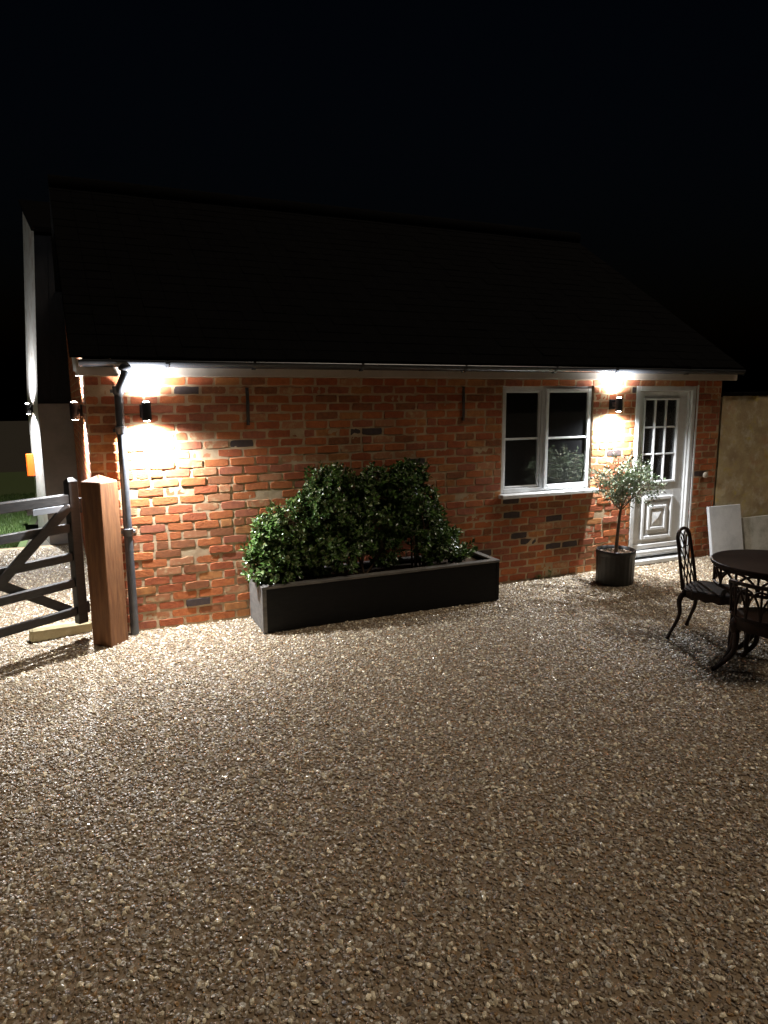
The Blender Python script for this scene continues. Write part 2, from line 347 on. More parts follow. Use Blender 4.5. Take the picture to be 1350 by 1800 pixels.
def in_open(x, z, e=0.0):
    for a, b, c, d in (WIN, DOOR):
        if a - e < x < b + e and c - e < z < d + e: return True
    return False
# mortar sheet with the core of the wall
w = MB(); xs = [0]; 
def axis(lo, hi, step, keys):
    pts = sorted(set([lo, hi] + [k for k in keys if lo < k < hi])); out = []
    for a, b in zip(pts, pts[1:]):
        n = max(1, round((b - a) / step)); out += [a + (b - a) * i / n for i in range(n)]
    return out + [hi]
xs = axis(0.0, WL, 0.021, [WIN[0], WIN[1], DOOR[0], DOOR[1]]); zs = axis(-0.05, ZT, 0.019, [WIN[2], WIN[3], DOOR[3]])
nz = len(zs)
for x in xs:
    for z in zs:
        d = 0.0018 * noise.noise((x * 30, z * 30, 1)) + 0.0016 * noise.noise((x * 6, z * 6, 5))
        w.v.append((x, d, z))
for i in range(len(xs) - 1):
    for j in range(nz - 1):
        if in_open((xs[i] + xs[i + 1]) / 2, (zs[j] + zs[j + 1]) / 2): continue
        a = i * nz + j; w.f.append([a, a + nz, a + nz + 1, a + 1]); w.m.append(0); w.sm.append(True)
GA = R(2.3); gd = Vector((-math.sin(GA), math.cos(GA), 0)); gn = Vector((-math.cos(GA), -math.sin(GA), 0))   # gable direction, outward normal
yb0, yb1 = 0.010, 0.22
def core(x0, x1, z0, z1): w.box((x0, yb0, z0), (x1, yb1, z1), 1)
core(0.02, WIN[0], -.05, ZT); core(WIN[0], WIN[1], -.05, WIN[2]); core(WIN[0], WIN[1], WIN[3], ZT)
core(WIN[1], DOOR[0], -.05, ZT); core(DOOR[0], DOOR[1], DOOR[3], ZT); core(DOOR[1], WL, -.05, ZT)
w.build('front_wall', [M_mortar, M_wallcore], bld, fix=False)

def brick_mesh(name, L_, H_, rng, m):
    nx, nzz = 4, 2; vs_ = []; fs = []
    jag = rng.uniform(.001, .0045)
    for j in range(nzz + 1):
        for i in range(nx + 1):
            u = i / nx - .5; v = j / nzz - .5
            edge = (i in (0, nx)) or (j in (0, nzz))
            x = u * (L_ - .007); z = v * (H_ - .0055)
            if i in (0, nx) and j in (0, nzz): x *= rng.uniform(.93, .99); z *= rng.uniform(.80, .98)
            x += rng.gauss(0, jag); z += rng.gauss(0, jag * .8)
            y = -.0034 + rng.gauss(0, .00022)
            vs_.append((x, y, z))
    ring = [(i, 0) for i in range(nx)] + [(nx, j) for j in range(nzz)] + [(i, nzz) for i in range(nx, 0, -1)] + [(0, j) for j in range(nzz, 0, -1)]
    id_ = lambda i, j: j * (nx + 1) + i
    for j in range(nzz):
        for i in range(nx): fs.append((id_(i, j), id_(i + 1, j), id_(i + 1, j + 1), id_(i, j + 1)))

    c0 = len(vs_); vs_ += [vs_[id_(*q)] for q in ring]      # own corners, so that the arris stays sharp
    b0 = len(vs_)
    for (i, j) in ring:
        u = i / nx - .5; v = j / nzz - .5
        vs_.append((u * L_ + rng.gauss(0, .001), .009, v * H_ + rng.gauss(0, .001)))
    n = len(ring)
    for k in range(n):
        fs.append((c0 + k, b0 + k, b0 + (k + 1) % n, c0 + (k + 1) % n))
    return vs_, fs
rb = random.Random(11)
VAR = []
for k in range(24):
    vs_, fs = brick_mesh('brick',   .208, .0665, rb, None)
    VAR.append((vs_, fs))
VMESH = []
for vs_, fs in VAR:
    me = bpy.data.meshes.new('brick'); me.from_pydata(vs_, [], fs); me.materials.append(BRICKS[0])
    me.polygons.foreach_set('use_smooth', [i < 8 for i in range(len(fs))]); me.update(); VMESH.append(me)
DARK = [(3.98, .86), (4.705, .672), (4.237, .52), (4.373, .439), (4.602, .374), (4.83, .353), (3.80, .368), (4.27, .215), (4.11, .716), (.73, .20), (2.387, 1.672), (2.925, 1.365), (5.626, 2.035), (5.43, 1.315), (6.72, 1.02), (6.76, .765)]
rows = int(round(ZT / PITCH)); layout = []
for r in range(rows):
    zc = (r + .5) * PITCH; segs = [(0.0, WL)]
    for a, b, c, d in (WIN, DOOR):
        if c - .02 < zc < d + .015:
            ns = []
            for s0, s1 in segs:
                if b <= s0 or a >= s1: ns.append((s0, s1))
                else:
                    if a > s0: ns.append((s0, a))
                    if b < s1: ns.append((b, s1))
            segs = ns
    for s0, s1 in segs:
        off = (0.113 if r % 2 else 0.0) + rb.uniform(-.012, .012)
        x = math.floor((s0 - off) / .2255) * .2255 + off; cuts = []
        while x < s1:
            step = .2255
            cuts.append((x, x + step)); x += step
        for (a, b) in cuts:
            a2, b2 = max(a, s0), min(b, s1)
            if b2 - a2 < .03: continue
            pieces = [(a2, b2)]
            if b2 - a2 > .2 and rb.random() < .07: pieces = [(a2, (a2 + b2) / 2), ((a2 + b2) / 2, b2)]
            for p0, p1 in pieces: layout.append([p0 + .008 + (0 if p0 > s0 else -.006), p1 - .0085, zc + rb.gauss(0, .0018)])
def bush_hides(x, z):
    return (1.3 < x < 3.5 and z < .52 + .8 * max(0, 1 - ((x - 2.25) / 1.05) ** 2)) or (x < .1 and z < 1.25)
tot = []
for a, b, z in layout:
    xc = (a + b) / 2
    k = rb.choices(range(7), BW)[0]
    if xc < 2.6 and z < 1.5 and rb.random() < .12: k = 5
    if any(abs(xc - dx) < .10 and abs(z - dz) < .036 for dx, dz in DARK): k = 6
    tot.append((xc, z, b - a, k, rb.randrange(24), rb.gauss(0, .010), rb.gauss(0, .0017), rb.gauss(0, .011)))
vis = sorted([t for t in tot if not bush_hides(t[0], t[1])], key=lambda t: (Vector((t[0], 0, t[1])) - CAM_P).length * (1 if t[2] > .15 else 1.06))
near = set(vis[:298])
rest = MB()
for t in tot:
    xc, z, ln, k, vi, rot, dy, tl = t
    if t in near:
        o = link('brick', VMESH[vi], bld); o.location = (xc, dy, z); o.scale = (ln / .208, 1, 1); o.rotation_euler = (tl, rot, 0)
        o.material_slots[0].link = 'OBJECT'; o.material_slots[0].material = BRICKS[k]
    else:
        vs_, fs = VAR[vi]; s_ = ln / .208; c_, n_s = math.cos(rot), math.sin(rot)
        rest.add2([(xc + (p[0] * s_) * c_ + p[2] * n_s, p[1] + dy - p[2] * tl, z + p[2] * c_ - p[0] * s_ * n_s) for p in vs_], fs, k)
rest.build('distant_bricks', BRICKS, bld, fix=False, kind='stuff')

# gable end wall (skewed), with coursed bricks
gb = MB(); GL = 6.0; RISE = 0.66
p0 = Vector((0.0, 0.008, 0))
def gp(t, out, z): q = p0 + gd * t + gn * out; return (q.x, q.y, z)
gz = lambda t: ZT + 0.10 + RISE * (t if t < GL / 2 else GL - t)
gb.add([gp(0, 0, -.05), gp(GL, 0, -.05), gp(GL, 0, gz(GL)), gp(GL / 2, 0, gz(GL / 2)), gp(0, 0, gz(0))], [(0, 1, 2, 3, 4)], 7)
gb.add([gp(0, -.22, -.05), gp(GL, -.22, -.05), gp(GL, -.22, gz(GL)), gp(GL / 2, -.22, gz(GL / 2)), gp(0, -.22, gz(0))], [(4, 3, 2, 1, 0)], 7)
for r in range(52):
    zc = (r + .5) * PITCH
    t = (0.0 if r % 2 else -.113)
    while t < GL:
        a, b = max(t, 0.0) + .006, min(t + .2255, GL) - .006
        if b - a > .04 and zc < gz((a + b) / 2) - .12:
            vs_, fs = VAR[rb.randrange(24)]; k = rb.choices(range(7), BW)[0]; s_ = (b - a) / .208
            # local x runs backwards along the gable so that the brick face points outwards
            gb.add([gp((a + b) / 2 - p[0] * s_, -p[1], zc + p[2]) for p in vs_], fs, k, True)
        t += .2255
gb.build('gable_wall', BRICKS + [M_mortar], bld, fix=False)
# rear and far-end walls, ceiling
sh = MB(); q = p0 + gd * GL
sh.add([(q.x, q.y, -.05), (WL, q.y, -.05), (WL, q.y, ZT + .1), (q.x, q.y, ZT + .1)], [(0, 1, 2, 3)])
sh.add([(WL - .004, .225, -.05), (WL - .004, q.y - .004, -.05), (WL - .004, q.y - .004, ZT + .1), (WL - .004, 3, gz(GL / 2)), (WL - .004, .225, ZT + .1)], [(0, 1, 2, 3, 4)])
sh.build('rear_wall', M_wallcore, bld, fix=False)
rm = MB()
rm.add([(.3, 2.6, .02), (WL - .1, 2.6, .02), (WL - .1, 2.6, 2.12), (.3, 2.6, 2.12)], [(0, 1, 2, 3)])
rm.add([(.3, .23, 2.13), (WL - .1, .23, 2.13), (WL - .1, 2.6, 2.13), (.3, 2.6, 2.13)], [(0, 1, 2, 3)])
rm.add([(.3, .23, .015), (WL - .1, .23, .015), (WL - .1, 2.6, .015), (.3, 2.6, .015)], [(0, 1, 2, 3)])
rm.build('interior_room', M_room, bld, fix=False)

# roof: overlapping tile courses, two slopes
rf = MB(); EY = -0.155; EZ = 2.285; ns = 22; run = (GL / 2 + .155) / ns
def rx(y, side):   # left verge follows the skewed gable, right verge overhangs
    return (-math.tan(GA) * max(y, 0) - .09) if side == 0 else WL + .17
for side in (0, 1):
    for k in range(ns):
        ya, yb = EY + run * k, EY + run * (k + 1.25)
        za = EZ + RISE * run * k + .011; zb = EZ + RISE * run * (k + 1.25) + .004
        if side: ya, yb = GL - .0 - ya + .0, GL - yb
        nseg = 34
        for sidx in range(nseg):
            def X(y, f): return rx(y, 0) + (rx(y, 1) - rx(y, 0)) * f
            fa, fb = sidx / nseg, (sidx + .985) / nseg; dz = rb.gauss(0, .003)
            V = [(X(ya, fa), ya, za + dz), (X(ya, fb), ya, za + dz), (X(yb, fb), yb, zb), (X(yb, fa), yb, zb), (X(ya, fa), ya, za - .009), (X(ya, fb), ya, za - .009)]
            rf.add(V, [(0, 1, 2, 3), (0, 4, 5, 1)])
    # underside boarding
ym = GL / 2; zr = EZ + RISE * (ym - EY)
rf.add([(rx(EY, 0), EY, EZ - .004), (rx(EY, 1), EY, EZ - .004), (rx(ym, 1), ym, zr - .004), (rx(ym, 0), ym, zr - .004)], [(0, 1, 2, 3)])
rf.add([(rx(GL - EY, 0), GL - EY, EZ - .004), (rx(GL - EY, 1), GL - EY, EZ - .004), (rx(ym, 1), ym, zr - .004), (rx(ym, 0), ym, zr - .004)], [(0, 1, 2, 3)])
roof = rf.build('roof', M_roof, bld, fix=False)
rd = MB(); rd.tube([(rx(ym, 0), ym, zr + .01), (rx(ym, 1), ym, zr + .03)], .10, 10); rd.build('ridge_tiles', M_roof, roof)
# barge board on the gable verge
bb = MB(); a_, b_ = .0, GL / 2
def vp(t, out, z): q = p0 + gd * t + gn * out; return (q.x, q.y, z)
for lo, hi in ((-.12, b_),):
    t0, t1 = lo, hi; z0, z1 = EZ + RISE * (t0 - EY) - .02, EZ + RISE * (t1 - EY) - .02
    bb.add([vp(t0, .075, z0 - .11), vp(t1, .075, z1 - .11), vp(t1, .075, z1), vp(t0, .075, z0), vp(t0, .055, z0 - .11), vp(t1, .055, z1 - .11), vp(t1, .055, z1), vp(t0, .055, z0)],
           [(0, 1, 2, 3), (4, 7, 6, 5), (0, 4, 5, 1), (3, 2, 6, 7), (0, 3, 7, 4), (1, 5, 6, 2)])
bb.build('barge_board', M_white, bld)
# fascia and soffit
fa = MB(); fa.box((-.06, -.066, ZT + .002), (7.20, -.046, 2.275), bev=.003); fa.box((-.06, -.045, ZT + .008), (7.20, .20, ZT + .02))
fascia = fa.build('fascia', M_fascia, bld)
# gutter: half round with stop ends
gu = MB(); GY, GZ, GR = -.130, 2.268, .055; npt = 10
pr = [(GY + GR * math.cos(math.pi + math.pi * k / npt), GZ + GR * math.sin(math.pi + math.pi * k / npt)) for k in range(npt + 1)]
pi_ = [(GY + (GR - .004) * math.cos(2 * math.pi - math.pi * k / npt), GZ + .0 + (GR - .004) * math.sin(2 * math.pi - math.pi * k / npt)) for k in range(npt + 1)]
loop = pr + pi_; m_ = len(loop); gx0, gx1 = -.03, 7.19
gu.add([(gx0, y, z) for y, z in loop] + [(gx1, y, z) for y, z in loop], [(k, (k + 1) % m_, m_ + (k + 1) % m_, m_ + k) for k in range(m_)], 0, True)
for gx in (gx0, gx1): gu.add([(gx, y, z) for y, z in pr], [list(range(len(pr)))])
gutter = gu.build('gutter', M_black_plastic, bld)
for bx in (.62, 1.33, 2.31, 3.38, 4.45, 5.25, 6.3):
    b = MB(); pts = [(bx, GY + (GR + .004) * math.cos(math.pi + math.pi * k / 8), GZ + (GR + .004) * math.sin(math.pi + math.pi * k / 8)) for k in range(9)]
    for p, q in zip(pts, pts[1:]):
        b.add([(bx - .013, *p[1:]), (bx + .013, *p[1:]), (bx + .013, *q[1:]), (bx - .013, *q[1:])], [(0, 1, 2, 3)])
        b.add([(bx - .013, p[1], p[2] - .006), (bx + .013, p[1], p[2] - .006), (bx + .013, q[1], q[2] - .006), (bx - .013, q[1], q[2] - .006)], [(0, 3, 2, 1)])
    b.box((bx - .013, GY + GR + .002, GZ - .05), (bx + .013, -.067, GZ + .004), bev=.002)
    b.build('gutter_bracket', M_black_plastic, gutter)
# downpipe with swan neck
dpb = MB(); PX = .245
dpb.tube([(PX + .06, GY, GZ - GR + .01), (PX + .06, GY, 2.17), (PX + .05, GY + .006, 2.135), (PX + .012, -.078, 2.05), (PX, -.062, 2.00)], .037, 14)
dpb.tube([(PX, -.062, 2.02), (PX, -.062, .0)], .034, 16)
dpipe = dpb.build('downpipe', M_pipe, bld)
for z in (2.03, 1.715, .875):
    c = MB(); c.lathe([(.036, -.028), (.041, -.026), (.041, .024), (.0445, .026), (.0445, .034), (.036, .036)], 18, (PX, -.062, z)); c.box((PX - .06, -.035, z - .014), (PX + .06, -.012, z + .014), bev=.003)
    c.build('pipe_collar', M_pipe, dpipe)
hp = MB(); hp.lathe([(.03, -.02), (.052, -.01), (.055, .03), (.05, .035)], 16, (PX + .06, GY, GZ - GR - .01)); hp.build('gutter_outlet', M_black_plastic, dpipe)

# window
win = MB(); wx0, wx1, wz0, wz1 = WIN[0] + .003, WIN[1] - .003, WIN[2] + .004, WIN[3] - .003
YF, YB = .032, .10; fw = .048; mid0, mid1 = 4.435, 4.490
win.box((wx0, YF, wz0), (wx0 + fw, YB, wz1), bev=.004); win.box((wx1 - fw, YF, wz0), (wx1, YB, wz1), bev=.004)
win.box((wx0 + fw, YF, wz1 - fw), (wx1 - fw, YB, wz1), bev=.004); win.box((wx0 + fw, YF, wz0), (wx1 - fw, YB, wz0 + fw), bev=.004)
win.box((mid0, YF, wz0 + fw), (mid1, YB, wz1 - fw), bev=.004)
window = win.build('window', M_white, bld)
def sash(x0, x1, z0, z1, y0, y1, t):
    s = MB(); s.box((x0, y0, z0), (x0 + t, y1, z1), bev=.005); s.box((x1 - t, y0, z0), (x1, y1, z1), bev=.005)
    s.box((x0 + t, y0, z1 - t), (x1 - t, y1, z1), bev=.005); s.box((x0 + t, y0, z0), (x1 - t, y1, z0 + t), bev=.005)
    s.build('sash', M_white, window)
    zb = 1.530
    g_ = MB(); g_.box((x0 + t, y0 + .006, zb - .011), (x1 - t, y1 - .006, zb + .011), bev=.005); g_.build('glazing_bar', M_white, window)
    for a, b in ((z0 + t, zb - .011), (zb + .011, z1 - t)):
        p = MB(); p.box((x0 + t - .002, y0 + .020, a - .002), (x1 - t + .002, y0 + .024, b + .002)); p.build('pane', M_glass, window)
sash(wx0 + fw + .002, mid0 - .002, wz0 + fw + .002, wz1 - fw - .002, .046, .086, .022)
sash(mid1 - .018, wx1 - fw + .020, wz0 + fw - .020, wz1 - fw + .020, .006, .030, .042)
sl = MB(); sl.box((WIN[0] - .03, -.085, WIN[2] - .038), (WIN[1] + .055, .030, WIN[2] + .003), bev=.006); sl.build('sill', M_white, window)

# door
dr = MB(); dx0, dx1, dz1 = DOOR[0] + .004, DOOR[1] - .004, DOOR[3] - .004; jw = .060
DY = -.004
dr.box((dx0, DY, .0), (dx0 + jw, .11, dz1), bev=.005); dr.box((dx1 - jw, DY, .0), (dx1, .11, dz1), bev=.005); dr.box((dx0 + jw, DY, dz1 - jw), (dx1 - jw, .11, dz1), bev=.005)
dr.box((dx0 + jw - .002, DY + .028, .04), (dx0 + jw + .014, .108, dz1 - jw), bev=.004); dr.box((dx1 - jw - .022, DY + .028, .04), (dx1 - jw + .002, .108, dz1 - jw), bev=.004)
dr.box((dx1 - .004, -.020, .0), (dx1 + .022, -.013, dz1 + .01), bev=.002)
door = dr.build('door', M_doorwhite, bld)
lx0, lx1, lz0, lz1 = dx0 + jw + .016, dx1 - jw - .024, .075, dz1 - jw - .004
ly0, ly1 = .046, .090
gx0_, gx1_, gz0_, gz1_ = 5.885, 6.385, .985, 1.925
lf = MB()
lf.box((lx0, ly0, lz0), (gx0_, ly1, lz1), bev=.003); lf.box((gx1_, ly0, lz0), (lx1, ly1, lz1), bev=.003)
lf.box((gx0_, ly0, gz1_), (gx1_, ly1, lz1), bev=.003); lf.box((gx0_, ly0 + .001, lz0), (gx1_, ly1, gz0_))
leaf = lf.build('door_leaf', M_doorwhite, door)
def ringm(x0, x1, z0, z1, y, t, d, name, tgt):
    s = MB()
    for (a, b) in (((x0, z0), (x0 + t, z1)), ((x1 - t, z0), (x1, z1)), ((x0 + t, z1 - t), (x1 - t, z1)), ((x0 + t, z0), (x1 - t, z0 + t))):
        s.box((a[0], y - d, a[1]), (b[0], y + .004, b[1]), bev=min(t, d) * .42)
    return s.build(name, M_doorwhite, tgt)
ringm(gx0_ - .028, gx1_ + .028, gz0_ - .03, gz1_ + .028, ly0, .030, .016, 'glazing_moulding', door)
cw = (gx1_ - gx0_) / 3; rh = (gz1_ - gz0_) / 3
for i in (1, 2):
    s = MB(); s.box((gx0_ + cw * i - .010, ly0 - .004, gz0_), (gx0_ + cw * i + .010, ly1 - .01, gz1_), bev=.005); s.build('muntin', M_doorwhite, door)
for j in (1, 2):
    for i in range(3):
        s = MB(); s.box((gx0_ + cw * i + .010, ly0 - .002, gz0_ + rh * j - .010), (gx0_ + cw * (i + 1) - .010, ly1 - .01, gz0_ + rh * j + .010), bev=.005); s.build('muntin', M_doorwhite, door)
for i in range(3):
    for j in range(3):
        s = MB(); s.box((gx0_ + cw * i, ly0 + .016, gz0_ + rh * j), (gx0_ + cw * (i + 1), ly0 + .020, gz0_ + rh * (j + 1))); s.build('pane', M_doorglass, door)
ringm(5.905, 6.395, .285, .800, ly0, .046, .022, 'panel_moulding', door)
s = MB(); s.box((5.975, ly0 - .010, .355), (6.325, ly0 + .004, .730), bev=.009); s.build('panel', M_doorwhite, door)
ringm(6.000, 6.290, .395, .690, ly0 - .009, .038, .016, 'panel_moulding', door)
s = MB()
s.add([(6.045, ly0 - .011, .44), (6.245, ly0 - .011, .44), (6.245, ly0 - .011, .645), (6.045, ly0 - .011, .645), (6.145, ly0 - .034, .54)], [(0, 1, 4), (1, 2, 4), (2, 3, 4), (3, 0, 4)])
s.build('panel_boss', M_doorwhite, door)
s = MB(); nc = 60  # invented pale sheet behind the glass, added to lighten the dark panes
for k in range(nc + 1):
    x = gx0_ - .02 + (gx1_ - gx0_ + .04) * k / nc; y = .125 + .010 * math.sin(k * .9) + .004 * math.sin(k * 2.3)
    s.v += [(x, y, gz0_ - .05), (x, y, gz1_ + .04)]
    if k: s.f.append([2 * k - 2, 2 * k, 2 * k + 1, 2 * k - 1]); s.m.append(0); s.sm.append(True)
s.build('pane_backing', M_backing, door, fix=False)
s = MB(); s.box((lx0, ly0 - .022, .175), (lx1, ly0 + .002, .235), bev=.010); s.box((lx0, ly0 - .045, .105), (lx1, ly0 + .002, .160), bev=.014); s.build('weather_bar', M_doorwhite, door)
s = MB(); s.box((dx0 + jw + .001, -.045, .0), (dx1 - jw - .001, .10, .055), bev=.008); s.build('threshold', M_doorwhite, door)

# small wall details
def strap(x, z0, z1, label, bend):
    t = thing('iron_strap', label, 'iron strap', (x, -.012, z0), group='iron straps on the brick wall')
    b = MB(); n = 6; h = z1 - z0
    for k in range(n):
        a = h * k / n; c = h * (k + 1) / n; ya = -.008 - bend * math.sin(math.pi * k / n); yc = -.008 - bend * math.sin(math.pi * (k + 1) / n)
        b.add([(-.014, ya, a), (.014, ya, a), (.014, yc, c), (-.014, yc, c), (-.014, ya + .007, a), (.014, ya + .007, a), (.014, yc + .007, c), (-.014, yc + .007, c)],
              [(0, 1, 2, 3), (4, 7, 6, 5), (0, 3, 7, 4), (1, 5, 6, 2), (0, 4, 5, 1), (3, 2, 6, 7)])
    b.build('bar', M_iron, t)
    for z in (.03, h - .03):
        r_ = MB(); r_.lathe([(0.0001, .008), (.009, .006), (.012, 0)], 10); me = r_.mesh('rivet', M_iron)
        o = link('rivet', me, t); o.location = (0, -.008, z); o.rotation_euler = (R(90), 0, 0)
    return t
strap(1.29, 1.735, 2.06, 'thin grey iron strap on brick wall nearer the downpipe', .012)
strap(3.45, 1.735, 2.07, 'dark iron strap on brick wall just left of the window', .006)
dc = MB(); dc.lathe([(.0001, .022), (.028, .020), (.036, .012), (.038, 0)], 20)
me = dc.mesh('wall_disc', M_disc); o = link('wall_disc', me, None, label='small pale round disc on the brick wall right of the door', category='wall disc'); o.location = (6.845, -.010, 1.02); o.rotation_euler = (R(90), 0, 0)

# ------------------------------------------------------------------ wall lights
def wall_light(base, out, label, off=.108, power=1.0):
    """base: point on the wall at lamp centre; out: outward direction"""
    ang = math.atan2(out[1], out[0])
    t = thing('wall_light', label, 'wall light', base, ang, 'black up and down wall lights')
    b = MB(); b.box((.0, -.045, -.055), (.016, .045, .055), bev=.004); b.box((.014, -.016, -.02), (off - .03, .016, .02), bev=.004); b.build('back_plate', M_lampblack, t)
    s = MB(); s.lathe([(.030, -.070), (.036, -.0735), (.038, -.070), (.038, .070), (.036, .0735), (.030, .070), (.030, -.070)], 28, (off, 0, 0)); s.build('body', M_lampblack, t)
    for sg in (-1, 1):
        l = MB(); l.lathe([(.0299, .064 * sg), (.0295, .070 * sg), (.018, .079 * sg), (.0001, .081 * sg)], 24, (off, 0, 0)); l.build('lens', M_lens, t)
        ld = bpy.data.lights.new('lamp_beam', 'SPOT'); ld.energy = (LAMP_DOWN if sg < 0 else LAMP_UP) * power
        ld.color = LAMP_COL; ld.spot_size = R(166); ld.spot_blend = 1.0; ld.shadow_soft_size = .018
        lo = link('lamp_beam', ld, t); lo.location = (off, 0, .086 * sg); lo.rotation_euler = (0, 0, 0) if sg < 0 else (math.pi, 0, 0)
    return t
wall_light((.445, -.012, 1.867), (0, -1), 'black cylinder light on brick wall beside the downpipe')
wall_light((5.345, -.012, 1.880), (0, -1), 'black cylinder light on brick pier between white window and door', power=.85)
gd = Vector((-math.sin(GA), math.cos(GA), 0)); gn = Vector((-math.cos(GA), -math.sin(GA), 0))
q = p0 + gd * .5 + gn * .012
wall_light((q.x, q.y, 1.87), (gn.x, gn.y), 'black cylinder light on the gable end just behind the brown gate post', off=.062, power=1.1)

# ------------------------------------------------------------------ barn beyond the gate
GB = R(10); gd = Vector((-math.sin(GB), math.cos(GB), 0)); gn = Vector((-math.cos(GB), -math.sin(GB), 0))
BC = Vector((-.60, 4.42, 0)); BD = 1.2
barn = thing('barn', 'dark boarded barn with pale lit end wall behind the gate', 'building', BC)
lean = lambda z: .060 * max(0, z - 1.9)
H0, H1 = 4.15, 4.75
def bp(a, t, out, z): v = Vector((1, 0, 0)) * a + gd * t + gn * out; return (v.x + lean(z), v.y, z)
s = MB(); zz = [-.05, 1.0, 1.9, 2.5, 3.1, 3.6, H0]
for za, zb in zip(zz, zz[1:]): s.add([bp(0, 0, 0, za), bp(0, BD, 0, za), bp(0, BD, 0, zb), bp(0, 0, 0, zb)], [(0, 1, 2, 3)])
s.add([bp(0, 0, 0, H0), bp(0, BD, 0, H0), bp(0, BD, 0, H1)], [(0, 1, 2)])
s.build('end_wall', M_barngable, barn, fix=False)
s = MB(); s.box((.001, .0, -.05), (4.2, .2, 1.93), bev=.004); s.build('rendered_wall', M_barnplinth, barn)
for k in range(20):
    a = .003 + .16 * k; y0 = .03 + rb.uniform(-.006, .006)
    s = MB(); vs_ = [];
    for z in (1.935, H0 - .03):
        vs_ += [(a + lean(z), y0, z), (a + .152 + lean(z), y0, z), (a + .152 + lean(z), y0 + .022, z), (a + lean(z), y0 + .022, z)]
    s.add(vs_, [(0, 1, 5, 4), (1, 2, 6, 5), (2, 3, 7, 6), (3, 0, 4, 7), (0, 3, 2, 1), (4, 5, 6, 7)]); s.build('board', M_barnboard, barn)
s = MB(); s.add([(.0 + lean(1.94), .06, 1.94), (4.2, .06, 1.94), (4.2, .06, H0 - .03), (lean(H0), .06, H0 - .03)], [(0, 1, 2, 3)]); s.build('backing_wall', M_barnboard, barn)
s = MB(); rp = [bp(-.04, -.1, 0, H0 - .01), bp(4.3, -.1, 0, H0 - .01), bp(4.3, BD + .02, 0, H1 + .03), bp(-.04, BD + .02, 0, H1 + .03)]
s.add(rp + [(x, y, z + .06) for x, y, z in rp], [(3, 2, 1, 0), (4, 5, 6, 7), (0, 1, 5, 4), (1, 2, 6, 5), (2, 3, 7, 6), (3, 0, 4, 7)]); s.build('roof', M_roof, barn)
s = MB(); e = [bp(0, BD, -.003, -.05), bp(4.2, BD, 0, -.05), bp(4.2, BD, 0, H1), bp(0, BD, -.003, H1)]; s.add(e, [(0, 1, 2, 3)]); s.build('rear_wall', M_barnboard, barn)
ql = BC + gd * .55 + gn * .004
wall_light((ql.x, ql.y, 1.86), (gn.x, gn.y), 'black cylinder light on the pale end wall of the far barn', off=.062, power=1.4)
qa = BC + gd * .95
am = thing('amber_reflector', 'orange reflector box fixed to the far barn end wall', 'reflector', (qa.x, qa.y, 1.03), math.atan2(gn.y, gn.x))
s = MB(); s.box((.004, -.03, -.17), (.11, .03, .17), bev=.012); s.build('body', M_amber, am)
s = MB(); s.box((.03, -.040, -.15), (.05, -.029, .15), bev=.004); s.build('rim', M_amber2, am)

# ------------------------------------------------------------------ gate, post
post = thing('gate_post', 'square brown oak post with low pyramid top in front of the downpipe', 'gate post', (.052, -.172, 0), R(45))
s = MB(); hw = .098; PT = 1.315; nseg = 8
vs_ = []
for k in range(nseg + 1):
    z = -.05 + (PT + .05) * k / nseg; c = .006; j = .0
    for (x, y) in ((-hw + c, -hw), (hw - c, -hw), (hw, -hw + c), (hw, hw - c), (hw - c, hw), (-hw + c, hw), (-hw, hw - c), (-hw, -hw + c)):
        vs_.append((x + .0012 * noise.noise((x * 9, z * 4, 1)), y + .0012 * noise.noise((y * 9, z * 4, 7)), z))
fs = [(k * 8 + j, k * 8 + (j + 1) % 8, (k + 1) * 8 + (j + 1) % 8, (k + 1) * 8 + j) for k in range(nseg) for j in range(8)]
s.add(vs_, fs); s.build('shaft', M_post, post)
s = MB(); top = vs_[-8:]; s.add([(x * 1.002, y * 1.002, PT) for x, y, z in top] + [(x * .95, y * .95, PT + .012) for x, y, z in top] + [(0, 0, PT + .062)],
      [(j, (j + 1) % 8, 8 + (j + 1) % 8, 8 + j) for j in range(8)] + [(8 + j, 8 + (j + 1) % 8, 16) for j in range(8)]); s.build('post_top', M_post, post)

gate = thing('field_gate', 'black timber field gate with five rails and diagonal braces', 'gate', (-.125, .045, 0), math.atan2(-.565, -.825))
GLN = 2.7
s = MB(); s.box((0, -.036, .13), (.085, .036, 1.315), bev=.006); s.add([(0, -.036, 1.315), (.085, -.036, 1.315), (.085, .036, 1.315), (0, .036, 1.315), (.02, 0, 1.345), (.065, 0, 1.345)], [(0, 1, 5, 4), (1, 2, 5), (2, 3, 4, 5), (3, 0, 4)]); s.build('stile', M_gate, gate)
s = MB(); s.box((GLN - .075, -.034, .13), (GLN, .034, 1.26), bev=.006); s.build('stile', M_gate, gate)
RZ = [(1.135, 1.215), (.905, .975), (.665, .735), (.445, .515), (.205, .275)]
for k, (za, zb) in enumerate(RZ):
    s = MB(); d = .034 if k == 0 else .019; s.box((.086, -d, za), (GLN - .076, d, zb), bev=.006); s.build('rail', M_gate, gate)
